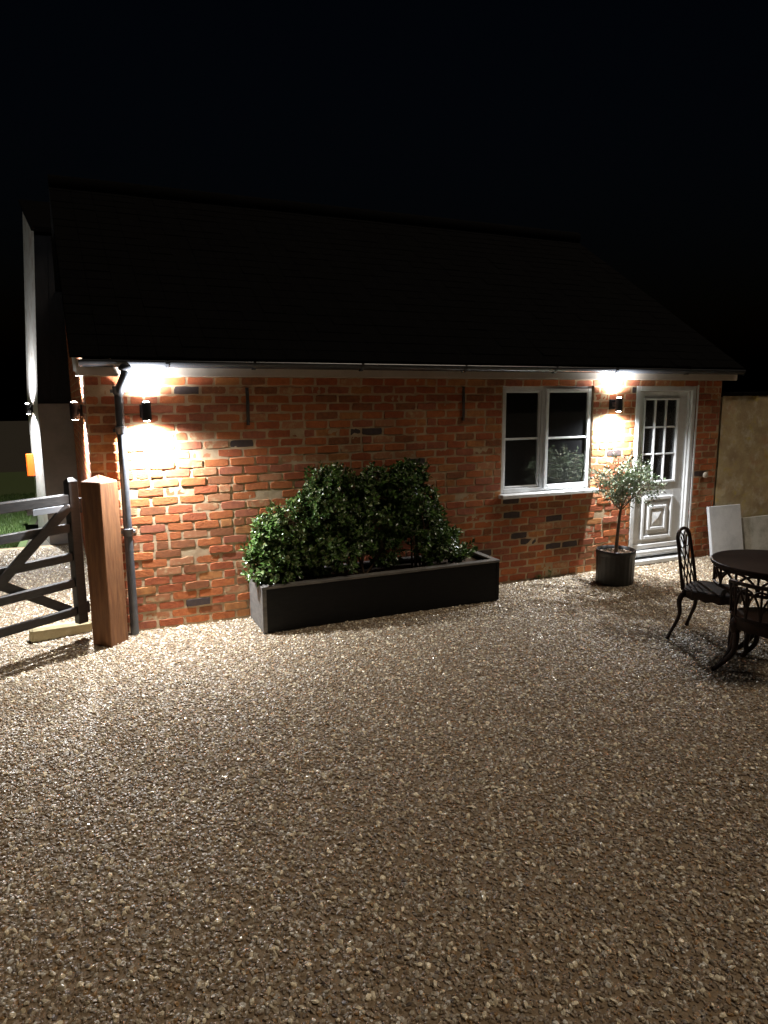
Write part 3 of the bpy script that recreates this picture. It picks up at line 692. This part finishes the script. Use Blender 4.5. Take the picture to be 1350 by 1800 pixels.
def brace(x0, z0, x1, z1, y, wd=.075):
    s = MB(); d = Vector((x1 - x0, 0, z1 - z0)); n = Vector((-d.z, 0, d.x)).normalized() * wd / 2
    a = Vector((x0, 0, z0)); b = Vector((x1, 0, z1)); vs_ = []
    for yy in (y, y + .022): vs_ += [(a - n) + Vector((0, yy, 0)), (b - n) + Vector((0, yy, 0)), (b + n) + Vector((0, yy, 0)), (a + n) + Vector((0, yy, 0))]
    s.add(vs_, [(0, 1, 2, 3), (4, 7, 6, 5), (0, 4, 5, 1), (1, 5, 6, 2), (2, 6, 7, 3), (3, 7, 4, 0)]); s.build('brace', M_gate, gate)
brace(.10, 1.12, 1.15, .24, .022); brace(.12, .25, .95, .78, -.044)
s = MB(); s.box((.088, .0355, 1.085), (.40, .042, 1.135), bev=.002); s.box((.088, -.042, 1.085), (.40, -.0355, 1.135), bev=.002); s.build('hinge_strap', M_galv, gate)
s = MB(); s.box((-.03, -.012, 1.09), (.0, .012, 1.13), bev=.003); s.tube([(-.03, 0, 1.05), (-.03, 0, 1.17)], .012, 10); s.tube([(-.03, 0, .30), (-.03, 0, .20)], .012, 10); s.build('hinge', M_iron, gate)
sb_ = MB(); sb_.box((-.24, -.05, -.03), (.24, .05, .095), bev=.02)
me = sb_.mesh('kerb_stone', M_stone); o = link('kerb_stone', me, None, label='pale yellow kerb stone behind the foot of the gate post', category='kerb stone'); o.location = (-.33, .17, 0); o.rotation_euler = (0, R(3), R(14))

# ------------------------------------------------------------------ planter and shrubs
PX0, PX1, PY0, PY1, PH = 1.243, 3.580, -.520, -.028, .405
pl = thing('planter', 'long black painted timber planter box against the brick wall', 'planter', ((PX0 + PX1) / 2, (PY0 + PY1) / 2, 0))
ox, oy = (PX0 + PX1) / 2, (PY0 + PY1) / 2; hx, hy = (PX1 - PX0) / 2, (PY1 - PY0) / 2
for k in range(1):
    z0, z1 = .0, PH - .026
    s = MB(); s.box((-hx + .032, -hy, z0), (hx - .032, -hy + .028, z1), bev=.003); s.build('front_board', M_planter, pl)
    s = MB(); s.box((-hx + .032, hy - .028, z0), (hx - .032, hy, z1), bev=.003); s.build('rear_board', M_planter, pl)
    for sg in (-1, 1):
        s = MB(); xa, xb = (-hx, -hx + .028) if sg < 0 else (hx - .028, hx)
        s.box((xa, -hy + .036, z0), (xb, hy - .036, z1), bev=.003); s.build('end_board', M_planter_end if sg < 0 else M_planter, pl)
for sx in (-1, 1):
    for sy in (-1, 1):
        s = MB(); x = sx * (hx - .0155); y = sy * (hy - .0175); s.box((x - .0185, y - .0205, 0), (x + .0185, y + .0205, PH - .026), bev=.003); s.build('corner_post', M_planter_end if sx < 0 else M_planter, pl)
for (a, b) in (((-hx - .006, -hy - .006), (hx + .006, -hy + .062)), ((-hx - .006, hy - .062), (hx + .006, hy + .006))):
    s = MB(); s.box((a[0], a[1], PH - .025), (b[0], b[1], PH), bev=.004); s.build('rim_board', M_planter_end, pl)
for sx in (-1, 1):
    s = MB(); xa, xb = sorted((sx * (hx + .006), sx * (hx - .062))); s.box((xa, -hy + .063, PH - .025), (xb, hy - .063, PH), bev=.004); s.build('rim_board', M_planter_end, pl)
s = MB(); nn = 30
for i in range(nn + 1):
    for j in range(9):
        x = -hx + .03 + (2 * hx - .06) * i / nn; y = -hy + .03 + (2 * hy - .06) * j / 8
        s.v.append((x, y, PH - .055 + .02 * noise.noise((x * 7, y * 7, 3))))
for i in range(nn):
    for j in range(8): a = i * 9 + j; s.f.append([a, a + 9, a + 10, a + 1]); s.m.append(0); s.sm.append(True)
s.build('soil', M_soil, pl, fix=False)

def leaf(mb, p, d, nrm, ln, wd, mi, curl=.25):
    d = d.normalized(); sd = d.cross(nrm)
    if sd.length < 1e-4: sd = d.orthogonal()
    sd.normalize(); n = sd.cross(d)
    a = p; b = p + d * ln * .45 - n * ln * .02; c = p + d * ln - n * ln * curl
    l = p + d * ln * .42 + sd * wd * .5 + n * wd * .18; r = p + d * ln * .42 - sd * wd * .5 + n * wd * .18
    l2 = p + d * ln * .75 + sd * wd * .33 - n * ln * curl * .4; r2 = p + d * ln * .75 - sd * wd * .33 - n * ln * curl * .4
    mb.add([a, l, l2, c, r2, r, b], [(0, 6, 1), (6, 2, 1), (6, 3, 2), (0, 5, 6), (6, 5, 4), (6, 4, 3)], mi, False)

def shrub(base, blobs, nclus, label, seed, tw=(.9, 1.0), lsz=(.034, .058), pal=(5, 4, 1.6)):
    rg = random.Random(seed); base = Vector(base)
    t = thing('shrub', label, 'shrub', base, 0, 'shrubs in the long planter')
    fo = MB(); st = MB()
    tips = []
    while len(tips) < nclus:
        c, r_ = rg.choices(blobs, [b[1][0] * b[1][2] for b in blobs])[0]
        v = Vector((rg.gauss(0, 1), rg.gauss(0, 1), rg.gauss(0, 1))).normalized() * (rg.random() ** .42)
        q = Vector(c) + Vector((v.x * r_[0], v.y * r_[1], v.z * r_[2]))
        k = .85 + .32 * noise.noise((q.x * 5, q.y * 5, q.z * 5 + seed))
        q = Vector(c) + (q - Vector(c)) * k
        if q.y > -.025 or q.z < .36: continue
        if noise.noise((q.x * 7 + seed, q.y * 7, q.z * 7)) < -.22: continue
        tips.append((q, (q - Vector(c)).normalized() if v.length > .3 else v))
    for q, od in tips:
        up_ = (od * .7 + Vector((0, 0, .55)) + Vector((rg.gauss(0, .3), rg.gauss(0, .3), rg.gauss(0, .2)))).normalized()
        ln = rg.uniform(.05, .10); n = rg.randint(5, 8); o1 = up_.orthogonal().normalized(); o2 = up_.cross(o1)
        for k in range(n):
            a = k * 2.4 + rg.uniform(-.4, .4); f = (k + .5) / n
            side = o1 * math.cos(a) + o2 * math.sin(a)
            d = side * (1 - .5 * f) + up_ * (.35 + .6 * f)
            p = q + up_ * ln * (f - .5)
            nr = (up_ - d * up_.dot(d) + Vector((rg.gauss(0, .25), rg.gauss(0, .25), rg.gauss(0, .25))))
            L_ = rg.uniform(*lsz)
            leaf(fo, p - base, d, nr, L_, L_ * rg.uniform(.48, .62), rg.choices((0, 1, 2), pal)[0], rg.uniform(.05, .3))
    # stems: main branches then twigs to a share of the clumps
    mains = []
    for k in range(7):
        c, r_ = rg.choice(blobs); e = Vector(c) + Vector((rg.uniform(-.7, .7) * r_[0], rg.uniform(-.5, .5) * r_[1], rg.uniform(.1, .8) * r_[2]))
        e.y = min(e.y, -.06); b0 = base + Vector((rg.uniform(-.08, .08), rg.uniform(-.05, .05), -.02)); m1 = b0.lerp(e, .5) + Vector((rg.gauss(0, .05), rg.gauss(0, .03), rg.gauss(0, .03)))
        pts = [b0 - base, b0.lerp(m1, .5) - base + Vector((rg.gauss(0, .015), 0, 0)), m1 - base, m1.lerp(e, .5) - base + Vector((rg.gauss(0, .02), rg.gauss(0, .01), 0)), e - base]
        st.tube(pts, [.011, .009, .0075, .005, .0025], 6); mains += [base + p for p in pts[1:]]
    for q, od in tips[::4]:
        mm = min(mains, key=lambda m: (m - q).length)
        st.tube([mm - base, mm.lerp(q, .5) - base + Vector((rg.gauss(0, .012), rg.gauss(0, .012), -.01)), q - base], [.004, .003, .0016], 4, caps=False)
    st.build('stems', M_twig, t, fix=False)
    fo.build('foliage', [M_leafA, M_leafB, M_leafC], t, fix=False, kind='stuff')
    return t
shrub((1.62, -.28, .36), [((1.46, -.30, .62), (.28, .26, .26)), ((1.60, -.29, .84), (.27, .24, .27)), ((1.80, -.30, .62), (.27, .26, .27)), ((1.86, -.27, 1.00), (.24, .22, .30)), ((1.31, -.32, .55), (.18, .20, .24)), ((1.40, -.36, .50), (.22, .18, .14)), ((1.42, -.29, .82), (.20, .18, .22))], 1900,
      'low spreading glossy green shrub at the near left end of the planter', 21, pal=(5, 2.5, 3))
shrub((2.18, -.27, .36), [((2.05, -.26, 1.12), (.30, .21, .26)), ((2.30, -.25, 1.05), (.26, .20, .30)), ((2.12, -.28, .80), (.30, .24, .30)), ((2.45, -.24, .95), (.28, .20, .34)), ((1.95, -.26, 1.24), (.26, .18, .18)), ((1.98, -.34, .60), (.25, .18, .20)), ((2.42, -.25, .58), (.24, .18, .20)), ((2.42, -.24, 1.17), (.20, .17, .19))], 1950,
      'tall glossy green shrub in the middle of the planter', 22)
shrub((2.82, -.28, .36), [((2.70, -.25, 1.12), (.24, .20, .23)), ((2.85, -.27, .86), (.27, .22, .30)), ((3.00, -.30, .60), (.28, .24, .22)), ((3.22, -.32, .48), (.18, .16, .12)), ((2.74, -.24, 1.22), (.24, .17, .16)), ((2.62, -.26, .85), (.20, .18, .28))], 1500,
      'dark glossy shrub at the window end of the planter', 23, pal=(4, 5, 1))

# ------------------------------------------------------------------ pot and olive tree
PC = Vector((5.075, -.475, 0)); PR = .198; PHT = .36
pot = thing('plant_pot', 'round black ribbed pot holding the olive tree by the door', 'plant pot', PC)
s = MB(); nrb = 96
rib = lambda j, n, i: (1.0 + (.012 if (j % 4 in (0, 1)) else -.004)) if 2 <= i <= 5 else 1.0
s.lathe([(.0001, 0), (PR * .95, 0), (PR * .96, .012), (PR * .97, .02), (PR * .995, PHT - .06), (PR, PHT - .055), (PR * 1.03, PHT - .05), (PR * 1.035, PHT - .006), (PR * 1.02, PHT), (PR * .955, PHT), (PR * .945, PHT - .06)], nrb, wob=rib)
s.build('pot_wall', M_pot, pot)
s = MB(); rg = random.Random(5)
for i in range(420):
    a = rg.uniform(0, 6.28); r_ = PR * .93 * math.sqrt(rg.random()); sz = rg.uniform(.008, .016)
    bm = bmesh.new(); bmesh.ops.create_icosphere(bm, subdivisions=1, radius=sz)
    E_ = Matrix.Rotation(rg.uniform(0, 6), 3, Vector((rg.gauss(0, 1), rg.gauss(0, 1), rg.gauss(0, 1))).normalized())
    bm.verts.index_update(); s.add([(E_ @ Vector((v.co.x, v.co.y * .8, v.co.z * .6))) + Vector((r_ * math.cos(a), r_ * math.sin(a), PHT - .045 + rg.uniform(-.004, .008))) for v in bm.verts], [[v.index for v in f.verts] for f in bm.faces]); bm.free()
s.build('pale_chippings', M_chips, pot, fix=False, kind='stuff')
s = MB(); s.add([(PR * .95 * math.cos(6.2832 * k / 32), PR * .95 * math.sin(6.2832 * k / 32), PHT - .048) for k in range(32)], [list(range(32))]); s.build('soil', M_soil, pot, fix=False)

ol = thing('olive_tree', 'small standard olive tree with round grey-green crown in a black pot', 'tree', (PC.x, PC.y, PHT - .04))
ob = Vector((PC.x, PC.y, PHT - .04)); s = MB(); CC = Vector((5.165, -.475, 1.085)) - ob
tk = [(0, 0, -.03), (.008, .0, .12), (.022, .004, .27), (.030, 0, .40), (.045, 0, .50)]
s.tube(tk, [.021, .018, .0165, .015, .013], 9)
rg = random.Random(9); br = []
for k in range(11):
    a = k * .571 * 2 + rg.uniform(-.3, .3); e = CC + Vector((math.cos(a) * rg.uniform(.12, .30), math.sin(a) * rg.uniform(.12, .28), rg.uniform(-.10, .20)))
    b0 = Vector(tk[-1]) - Vector((0, 0, rg.uniform(0, .08))); m1 = b0.lerp(e, .5) + Vector((0, 0, -.03))
    s.tube([b0, m1, e], [.008, .0055, .003], 6, caps=False); br += [m1, b0.lerp(m1, .6), m1.lerp(e, .5), e]
fo = MB(); n = 0
RX, RY, RZc = .39, .35, .29
while n < 420:
    v = Vector((rg.gauss(0, 1), rg.gauss(0, 1), rg.gauss(0, 1))).normalized() * rg.random() ** .45
    q = CC + Vector((v.x * RX, v.y * RY, v.z * RZc)) * (.9 + .35 * noise.noise((v.x * 2.5, v.y * 2.5, v.z * 2.5 + 4)))
    if (ob + q).y > -.04: continue
    if noise.noise((q.x * 8, q.y * 8, q.z * 8)) < -.18: continue
    n += 1; od = (q - CC).normalized(); tw = (od + Vector((rg.gauss(0, .4), rg.gauss(0, .4), rg.gauss(0, .4) + .1))).normalized()
    mm = min(br, key=lambda m: (m - q).length)
    if n % 2: s.tube([mm, q], [.0022, .0012], 3, caps=False)
    ln = rg.uniform(.07, .13); o1 = tw.orthogonal().normalized(); o2 = tw.cross(o1); k_ = rg.randint(6, 9)
    for k in range(k_):
        f = (k + .5) / k_; a = (k % 2) * math.pi + (k // 2) * 1.57 + rg.uniform(-.3, .3); sd = o1 * math.cos(a) + o2 * math.sin(a)
        d = sd * .8 + tw * (.55 + .4 * f); L_ = rg.uniform(.030, .050)
        leaf(fo, q + tw * ln * (f - .4), d, tw + Vector((rg.gauss(0, .4), rg.gauss(0, .4), rg.gauss(0, .4))), L_, L_ * rg.uniform(.26, .36), rg.choices((0, 1), (5, 4.5))[0], rg.uniform(0, .2))
s.build('trunk', M_bark, ol, fix=False); fo.build('crown', [M_oliveA, M_oliveB], ol, fix=False, kind='stuff')

# ------------------------------------------------------------------ garden wall and slabs at the right
gw = MB(); gx = axis(7.045, 10.5, .035, []); gzz = axis(-.05, 1.965, .035, []); nz = len(gzz)
for x in gx:
    for z in gzz:
        d = .005 * noise.noise((x * 5, z * 7, 2)) + .004 * noise.noise((x * 14, z * 17, 9)) + .005 * noise.noise((x * 2, z * 2, 4))
        gw.v.append((x, -.012 + d, z))
for i in range(len(gx) - 1):
    for j in range(nz - 1): a = i * nz + j; gw.f.append([a, a + nz, a + nz + 1, a + 1]); gw.m.append(0); gw.sm.append(True)
gw.box((7.046, .03, -.05), (10.5, .33, 1.95))
def wall_mat():
    m = mat('limewashed_rubble', (0.52, 0.43, 0.25), 0.92, 0, 0.2, 0.8, 45, col2=(0.36, 0.275, 0.17), vscale=3.0)
    nt = m.node_tree; b = nt.nodes['Principled BSDF']; src = b.inputs['Base Color'].links[0].from_socket
    g = nt.nodes.new('ShaderNodeNewGeometry')
    def layer(src, col, scale, lo, hi, fac, off):
        mp = nt.nodes.new('ShaderNodeMapping'); mp.inputs['Location'].default_value = off; nt.links.new(g.outputs['Position'], mp.inputs[0])
        n = nt.nodes.new('ShaderNodeTexNoise'); n.inputs['Scale'].default_value = scale; n.inputs['Detail'].default_value = 6; n.inputs['Roughness'].default_value = .7
        nt.links.new(mp.outputs[0], n.inputs['Vector'])
        r_ = nt.nodes.new('ShaderNodeMapRange'); r_.inputs[1].default_value = lo; r_.inputs[2].default_value = hi; r_.inputs[4].default_value = fac
        nt.links.new(n.outputs[0], r_.inputs[0]); mx = nt.nodes.new('ShaderNodeMix'); mx.data_type = 'RGBA'
        nt.links.new(r_.outputs[0], mx.inputs[0]); nt.links.new(src, mx.inputs[6]); mx.inputs[7].default_value = (*col, 1); return mx.outputs[2]
    src = layer(src, (.60, .55, .42), 4.5, .50, .66, .9, (1, 2, 3)); src = layer(src, (.50, .40, .12), 6, .56, .66, .8, (5, 2, 1)); src = layer(src, (.42, .20, .10), 1.6, .56, .70, .8, (3.2, 0, 7.4))
    nt.links.new(src, b.inputs['Base Color']); return m
gwt = thing('garden_wall', 'old limewashed stone garden wall joining the brick building', 'wall', (0, 0, 0)); gw.build('wall_face', wall_mat(), gwt, fix=False)
cp = MB(); rg = random.Random(4); x = 7.03
while x < 10.4:
    l_ = rg.uniform(.28, .42); cp2 = MB(); cp2.box((x + .004, -.03 + rg.uniform(-.012, .008), 1.968), (x + l_ - .004, .36, 2.012 + rg.uniform(-.006, .01)), bev=.008); cp2.build('coping_stone', M_roof, gwt); x += l_
def slab(x0, x1, h, yb, label, m, seed):
    s = MB(); rg = random.Random(seed); s.box((-(x1 - x0) / 2, -.02, 0), ((x1 - x0) / 2, .02, h), bev=.005)
    me = s.mesh('paving_slab', m); o = link('paving_slab', me, None, label=label, category='paving slab', group='slabs leaning on the wall'); o.location = ((x0 + x1) / 2, yb, .0); o.rotation_euler = (R(-10), 0, R(rg.uniform(-1, 1)))
slab(6.875, 7.41, .64, -.165, 'taller clean white slab leaning where brick meets stone wall', M_slab, 1)
slab(7.46, 8.10, .46, -.145, 'shorter stained white slab leaning behind the garden table', M_slab2, 2)

# ------------------------------------------------------------------ table and chairs
def arc(c, rx_, rz_, a0, a1, n, fn):
    return [fn(c[0] + rx_ * math.cos(a0 + (a1 - a0) * k / n), c[1] + rz_ * math.sin(a0 + (a1 - a0) * k / n)) for k in range(n + 1)]
def make_chair(label, loc, rz):
    t = thing('garden_chair', label, 'garden chair', loc, rz)      # faces +x, back at -x
    SH = .43
    s = MB(); n = 28; prof = []
    for k in range(n):
        a = 6.2832 * k / n; rr_ = 1 / (abs(math.cos(a)) ** 4 + abs(math.sin(a)) ** 4) ** .25
        prof.append((.215 * rr_ * math.cos(a), .205 * rr_ * math.sin(a)))
    for z0, z1, sc_ in ((SH - .022, SH, 1.0), (SH, SH + .004, .94)):
        s.add([(x * sc_, y * sc_, z0) for x, y in prof] + [(x * sc_, y * sc_, z1) for x, y in prof], [(k, (k + 1) % n, n + (k + 1) % n, n + k) for k in range(n)] + [list(range(n, 2 * n)), list(range(n))[::-1]])
    s.build('seat', M_metal, t)
    s = MB(); s.add([(x * .98, y * .98, SH - .06 - (.015 if k % 2 else 0)) for k, (x, y) in enumerate(prof)] + [(x, y, SH - .02) for x, y in prof], [(k, (k + 1) % n, n + (k + 1) % n, n + k) for k in range(n)]); s.build('seat_apron', M_metal, t)
    for sx, sy in ((1, 1), (1, -1), (-1, 1), (-1, -1)):
        x, y = sx * .165, sy * .165; ex, ey = sx * (.205 if sx > 0 else .255), sy * .225
        s = MB(); s.tube(*smooth([(x, y, SH - .01), (x + sx * .035, y + sy * .03, SH - .09), (x + sx * .03, y + sy * .025, .22), (ex - sx * .01, ey - sy * .01, .07), (ex + sx * .012, ey + sy * .01, .008)], [.022, .021, .015, .013, .017]), 8); s.build('leg', M_metal, t)
    bx = lambda z: -.195 - .16 * (z - SH) - .04 * max(0, z - .7)
    P = lambda y, z: (bx(z), y, z)
    fr = MB(); TW, BW_, ZT_ = .130, .160, .835
    outl = [P(-BW_, SH - .01), P(-.156, .52), P(-.150, .64), P(-TW - .012, .76)] + arc((0, ZT_ - .02), TW + .012, .075, math.pi, 0, 10, P) + [P(TW + .012, .76), P(.150, .64), P(.156, .52), P(BW_, SH - .01)]
    fr.tube(outl, .0135, 8); frame = fr.build('back_frame', M_metal, t)
    lt = MB(); rad = .0055
    for sg in (1, -1):
        for y0, y1 in ((-.12, .06), (-.05, .115), (.03, .135)):
            lt.tube([P(sg * (y0 + (y1 - y0) * q_ ** 1.25 ), SH + (.40 if y1 < .1 else .33 if y1 < .12 else .22) * q_) for q_ in (0, .2, .4, .6, .8, 1)], rad, 6)
    for sg in (1, -1): lt.tube(arc((sg * .055, .80), .052, .062, 0, 6.2832, 12, P), rad, 6)
    lt.build('back_lattice', M_metal, t)
    return t
c1 = make_chair('openwork metal garden chair at the left of the table, its tall back to the door', (4.525, -2.19, 0), math.atan2(-.91, .41))

TC = (4.75, -2.53); TR_ = .45; TH = .70
tb = thing('garden_table', 'round dark cast metal garden table with openwork lattice apron', 'garden table', (TC[0], TC[1], 0))
s = MB(); s.lathe([(.0001, TH - .012), (TR_ * .9, TH - .012), (TR_ * .99, TH - .030), (TR_, TH - .012), (TR_ * .995, TH), (TR_ * .965, TH + .002), (TR_ * .95, TH - .004), (.0001, TH - .004)], 56); s.build('tabletop', M_metal, tb)
s = MB(); RA = TR_ * .93; nA = 16; ZB, ZA = .52, TH - .03
cy = lambda a, z: (RA * math.cos(a) * (1 - .05 * (ZA - z)), RA * math.sin(a) * (1 - .08 * (ZA - z)), z)
for k in range(nA):
    a = 6.2832 * k / nA; w_ = 6.2832 / nA
    s.tube([cy(a, ZB), cy(a, ZB + .10), cy(a, ZA)], [.012, .009, .013], 6)
    s.tube([cy(a + w_ * (1 - math.cos(math.pi * q_ / 10)), ZB + (ZA - ZB - .012) * math.sin(math.pi * q_ / 10)) for q_ in range(11)], .0095, 6)
s.tube([cy(6.2832 * k / 48, ZB) for k in range(49)], .013, 6); s.tube([cy(6.2832 * k / 48, ZA) for k in range(49)], .014, 6)
s.build('apron_lattice', M_metal, tb)
s = MB(); s.lathe([(.0001, .10), (.05, .10), (.055, .16), (.034, .22), (.030, .40), (.045, .47), (.034, .54), (.06, .64), (.11, TH - .014)], 20); s.build('pedestal', M_metal, tb)
for k in range(8):
    a = k * math.pi / 4; s_ = MB(); s_.tube([(.05 * math.cos(a), .05 * math.sin(a), .60), (RA * .94 * math.cos(a), RA * .94 * math.sin(a), ZA - .02)], .011, 6); s_.build('strut', M_metal, tb)
for k in range(3):
    a = R(165) + k * math.pi * 2 / 3; ca, sa = math.cos(a), math.sin(a); Q = lambda r_, z: (r_ * ca, r_ * sa, z)
    s = MB(); s.tube(*smooth([Q(.03, .17), Q(.12, .15), Q(.21, .06), Q(.29, .018), Q(.315, .012)], [.026, .024, .020, .017, .018]), 8); s.build('foot', M_metal, tb)

# low tub chair in front of the table: round seat, curved pierced back turned to the camera
CT = (4.285, -2.845)
tc = thing('tub_chair', 'low round metal chair with pierced curved back in front of the table', 'garden chair', (CT[0], CT[1], 0))
SZ, BR, BZ = .425, .235, .682; A0, A1 = R(112), R(322)
s = MB(); s.lathe([(.0001, SZ - .020), (.205, SZ - .020), (.222, SZ - .012), (.222, SZ), (.205, SZ + .004), (.0001, SZ + .002)], 40); s.build('seat', M_metal, tc)
s = MB(); s.lathe([(.212, SZ - .018), (.216, SZ - .085), (.206, SZ - .088), (.203, SZ - .018)], 40, wob=lambda j, n, i: 1 if i in (0, 3) else 1 + .012 * math.sin(j * 2.5)); s.build('seat_apron', M_metal, tc)
B_ = lambda a, z: ((BR + .06 * (z - SZ)) * math.cos(a), (BR + .06 * (z - SZ)) * math.sin(a), z)
s = MB(); s.tube([B_(A0, SZ), B_(A0, SZ + .12)] + [B_(A0 + (A1 - A0) * k / 30, BZ - .10 * (abs(k / 15 - 1) ** 6)) for k in range(31)] + [B_(A1, SZ + .12), B_(A1, SZ)], .0155, 8); s.build('back_rail', M_metal, tc)
s = MB(); nb = 9; wb = (A1 - A0) / nb
for k in range(nb):
    a = A0 + wb * k; top = lambda aa: BZ - .10 * (abs((aa - A0) / (A1 - A0) * 2 - 1) ** 6)
    if k: s.tube([B_(a, SZ), B_(a, top(a))], .0085, 6)
    for m_ in (0, 1):
        if k + 2 > nb and m_: continue
    e_ = min(2, nb - k)
    s.tube([B_(a + wb * e_ * (1 - math.cos(math.pi * q_ / 10)) / 2, SZ + (BZ - SZ - .03) * math.sin(math.pi * q_ / 10)) for q_ in range(11)], .0085, 6)
s.tube([B_(A0 + (A1 - A0) * k / 30, SZ + .012) for k in range(31)], .010, 6)
s.build('back_lattice', M_metal, tc)
for dg in (143, 62, 285):
    a = R(dg); ca, sa = math.cos(a), math.sin(a); Q = lambda r_, z, o=0: (r_ * ca - o * sa, r_ * sa + o * ca, z)
    s = MB(); s.tube(*smooth([Q(.185, SZ - .02), Q(.205, SZ - .07), Q(.20, .30)], [.030, .040, .034]), 10)
    for o in (-1, 1): s.tube(*smooth([Q(.205, .33), Q(.20, .26, .028 * o), Q(.215, .16, .034 * o), Q(.255, .085, .012 * o), Q(.275, .06)], [.026, .021, .018, .017, .016]), 8)
    s.tube(*smooth([Q(.262, .085), Q(.29, .045), Q(.325, .012), Q(.342, .010)], [.020, .018, .017, .018]), 8); s.build('leg', M_metal, tc)

# ------------------------------------------------------------------ weeds at the wall foot
rg = random.Random(31)
for (x, y, h, label) in ((4.56, -.035, .10, 'tiny green weed at the wall foot between planter and pot'), (4.42, -.03, .05, 'lowest pale weed at the wall foot beside the planter')):
    s = MB()
    for k in range(26):
        a = rg.uniform(0, 6.28); d = Vector((math.cos(a), math.sin(a) * .6, rg.uniform(.3, 1.6))); leaf(s, Vector((rg.gauss(0, .012), rg.gauss(0, .006), rg.uniform(0, h * .7))), d, Vector((0, 0, 1)), rg.uniform(.02, .035), .014, 0)
    s.tube([(0, 0, -.01), (.004, 0, h * .8)], [.002, .001], 4); me = s.mesh('weed', M_weed); o = link('weed', me, None, label=label, category='weed'); o.location = (x, y, 0)

cy_ = scene.cycles
cy_.use_denoising = True
cy_.max_bounces = 8; cy_.diffuse_bounces = 4; cy_.glossy_bounces = 4; cy_.transparent_max_bounces = 12
cy_.sample_clamp_indirect = 6.0
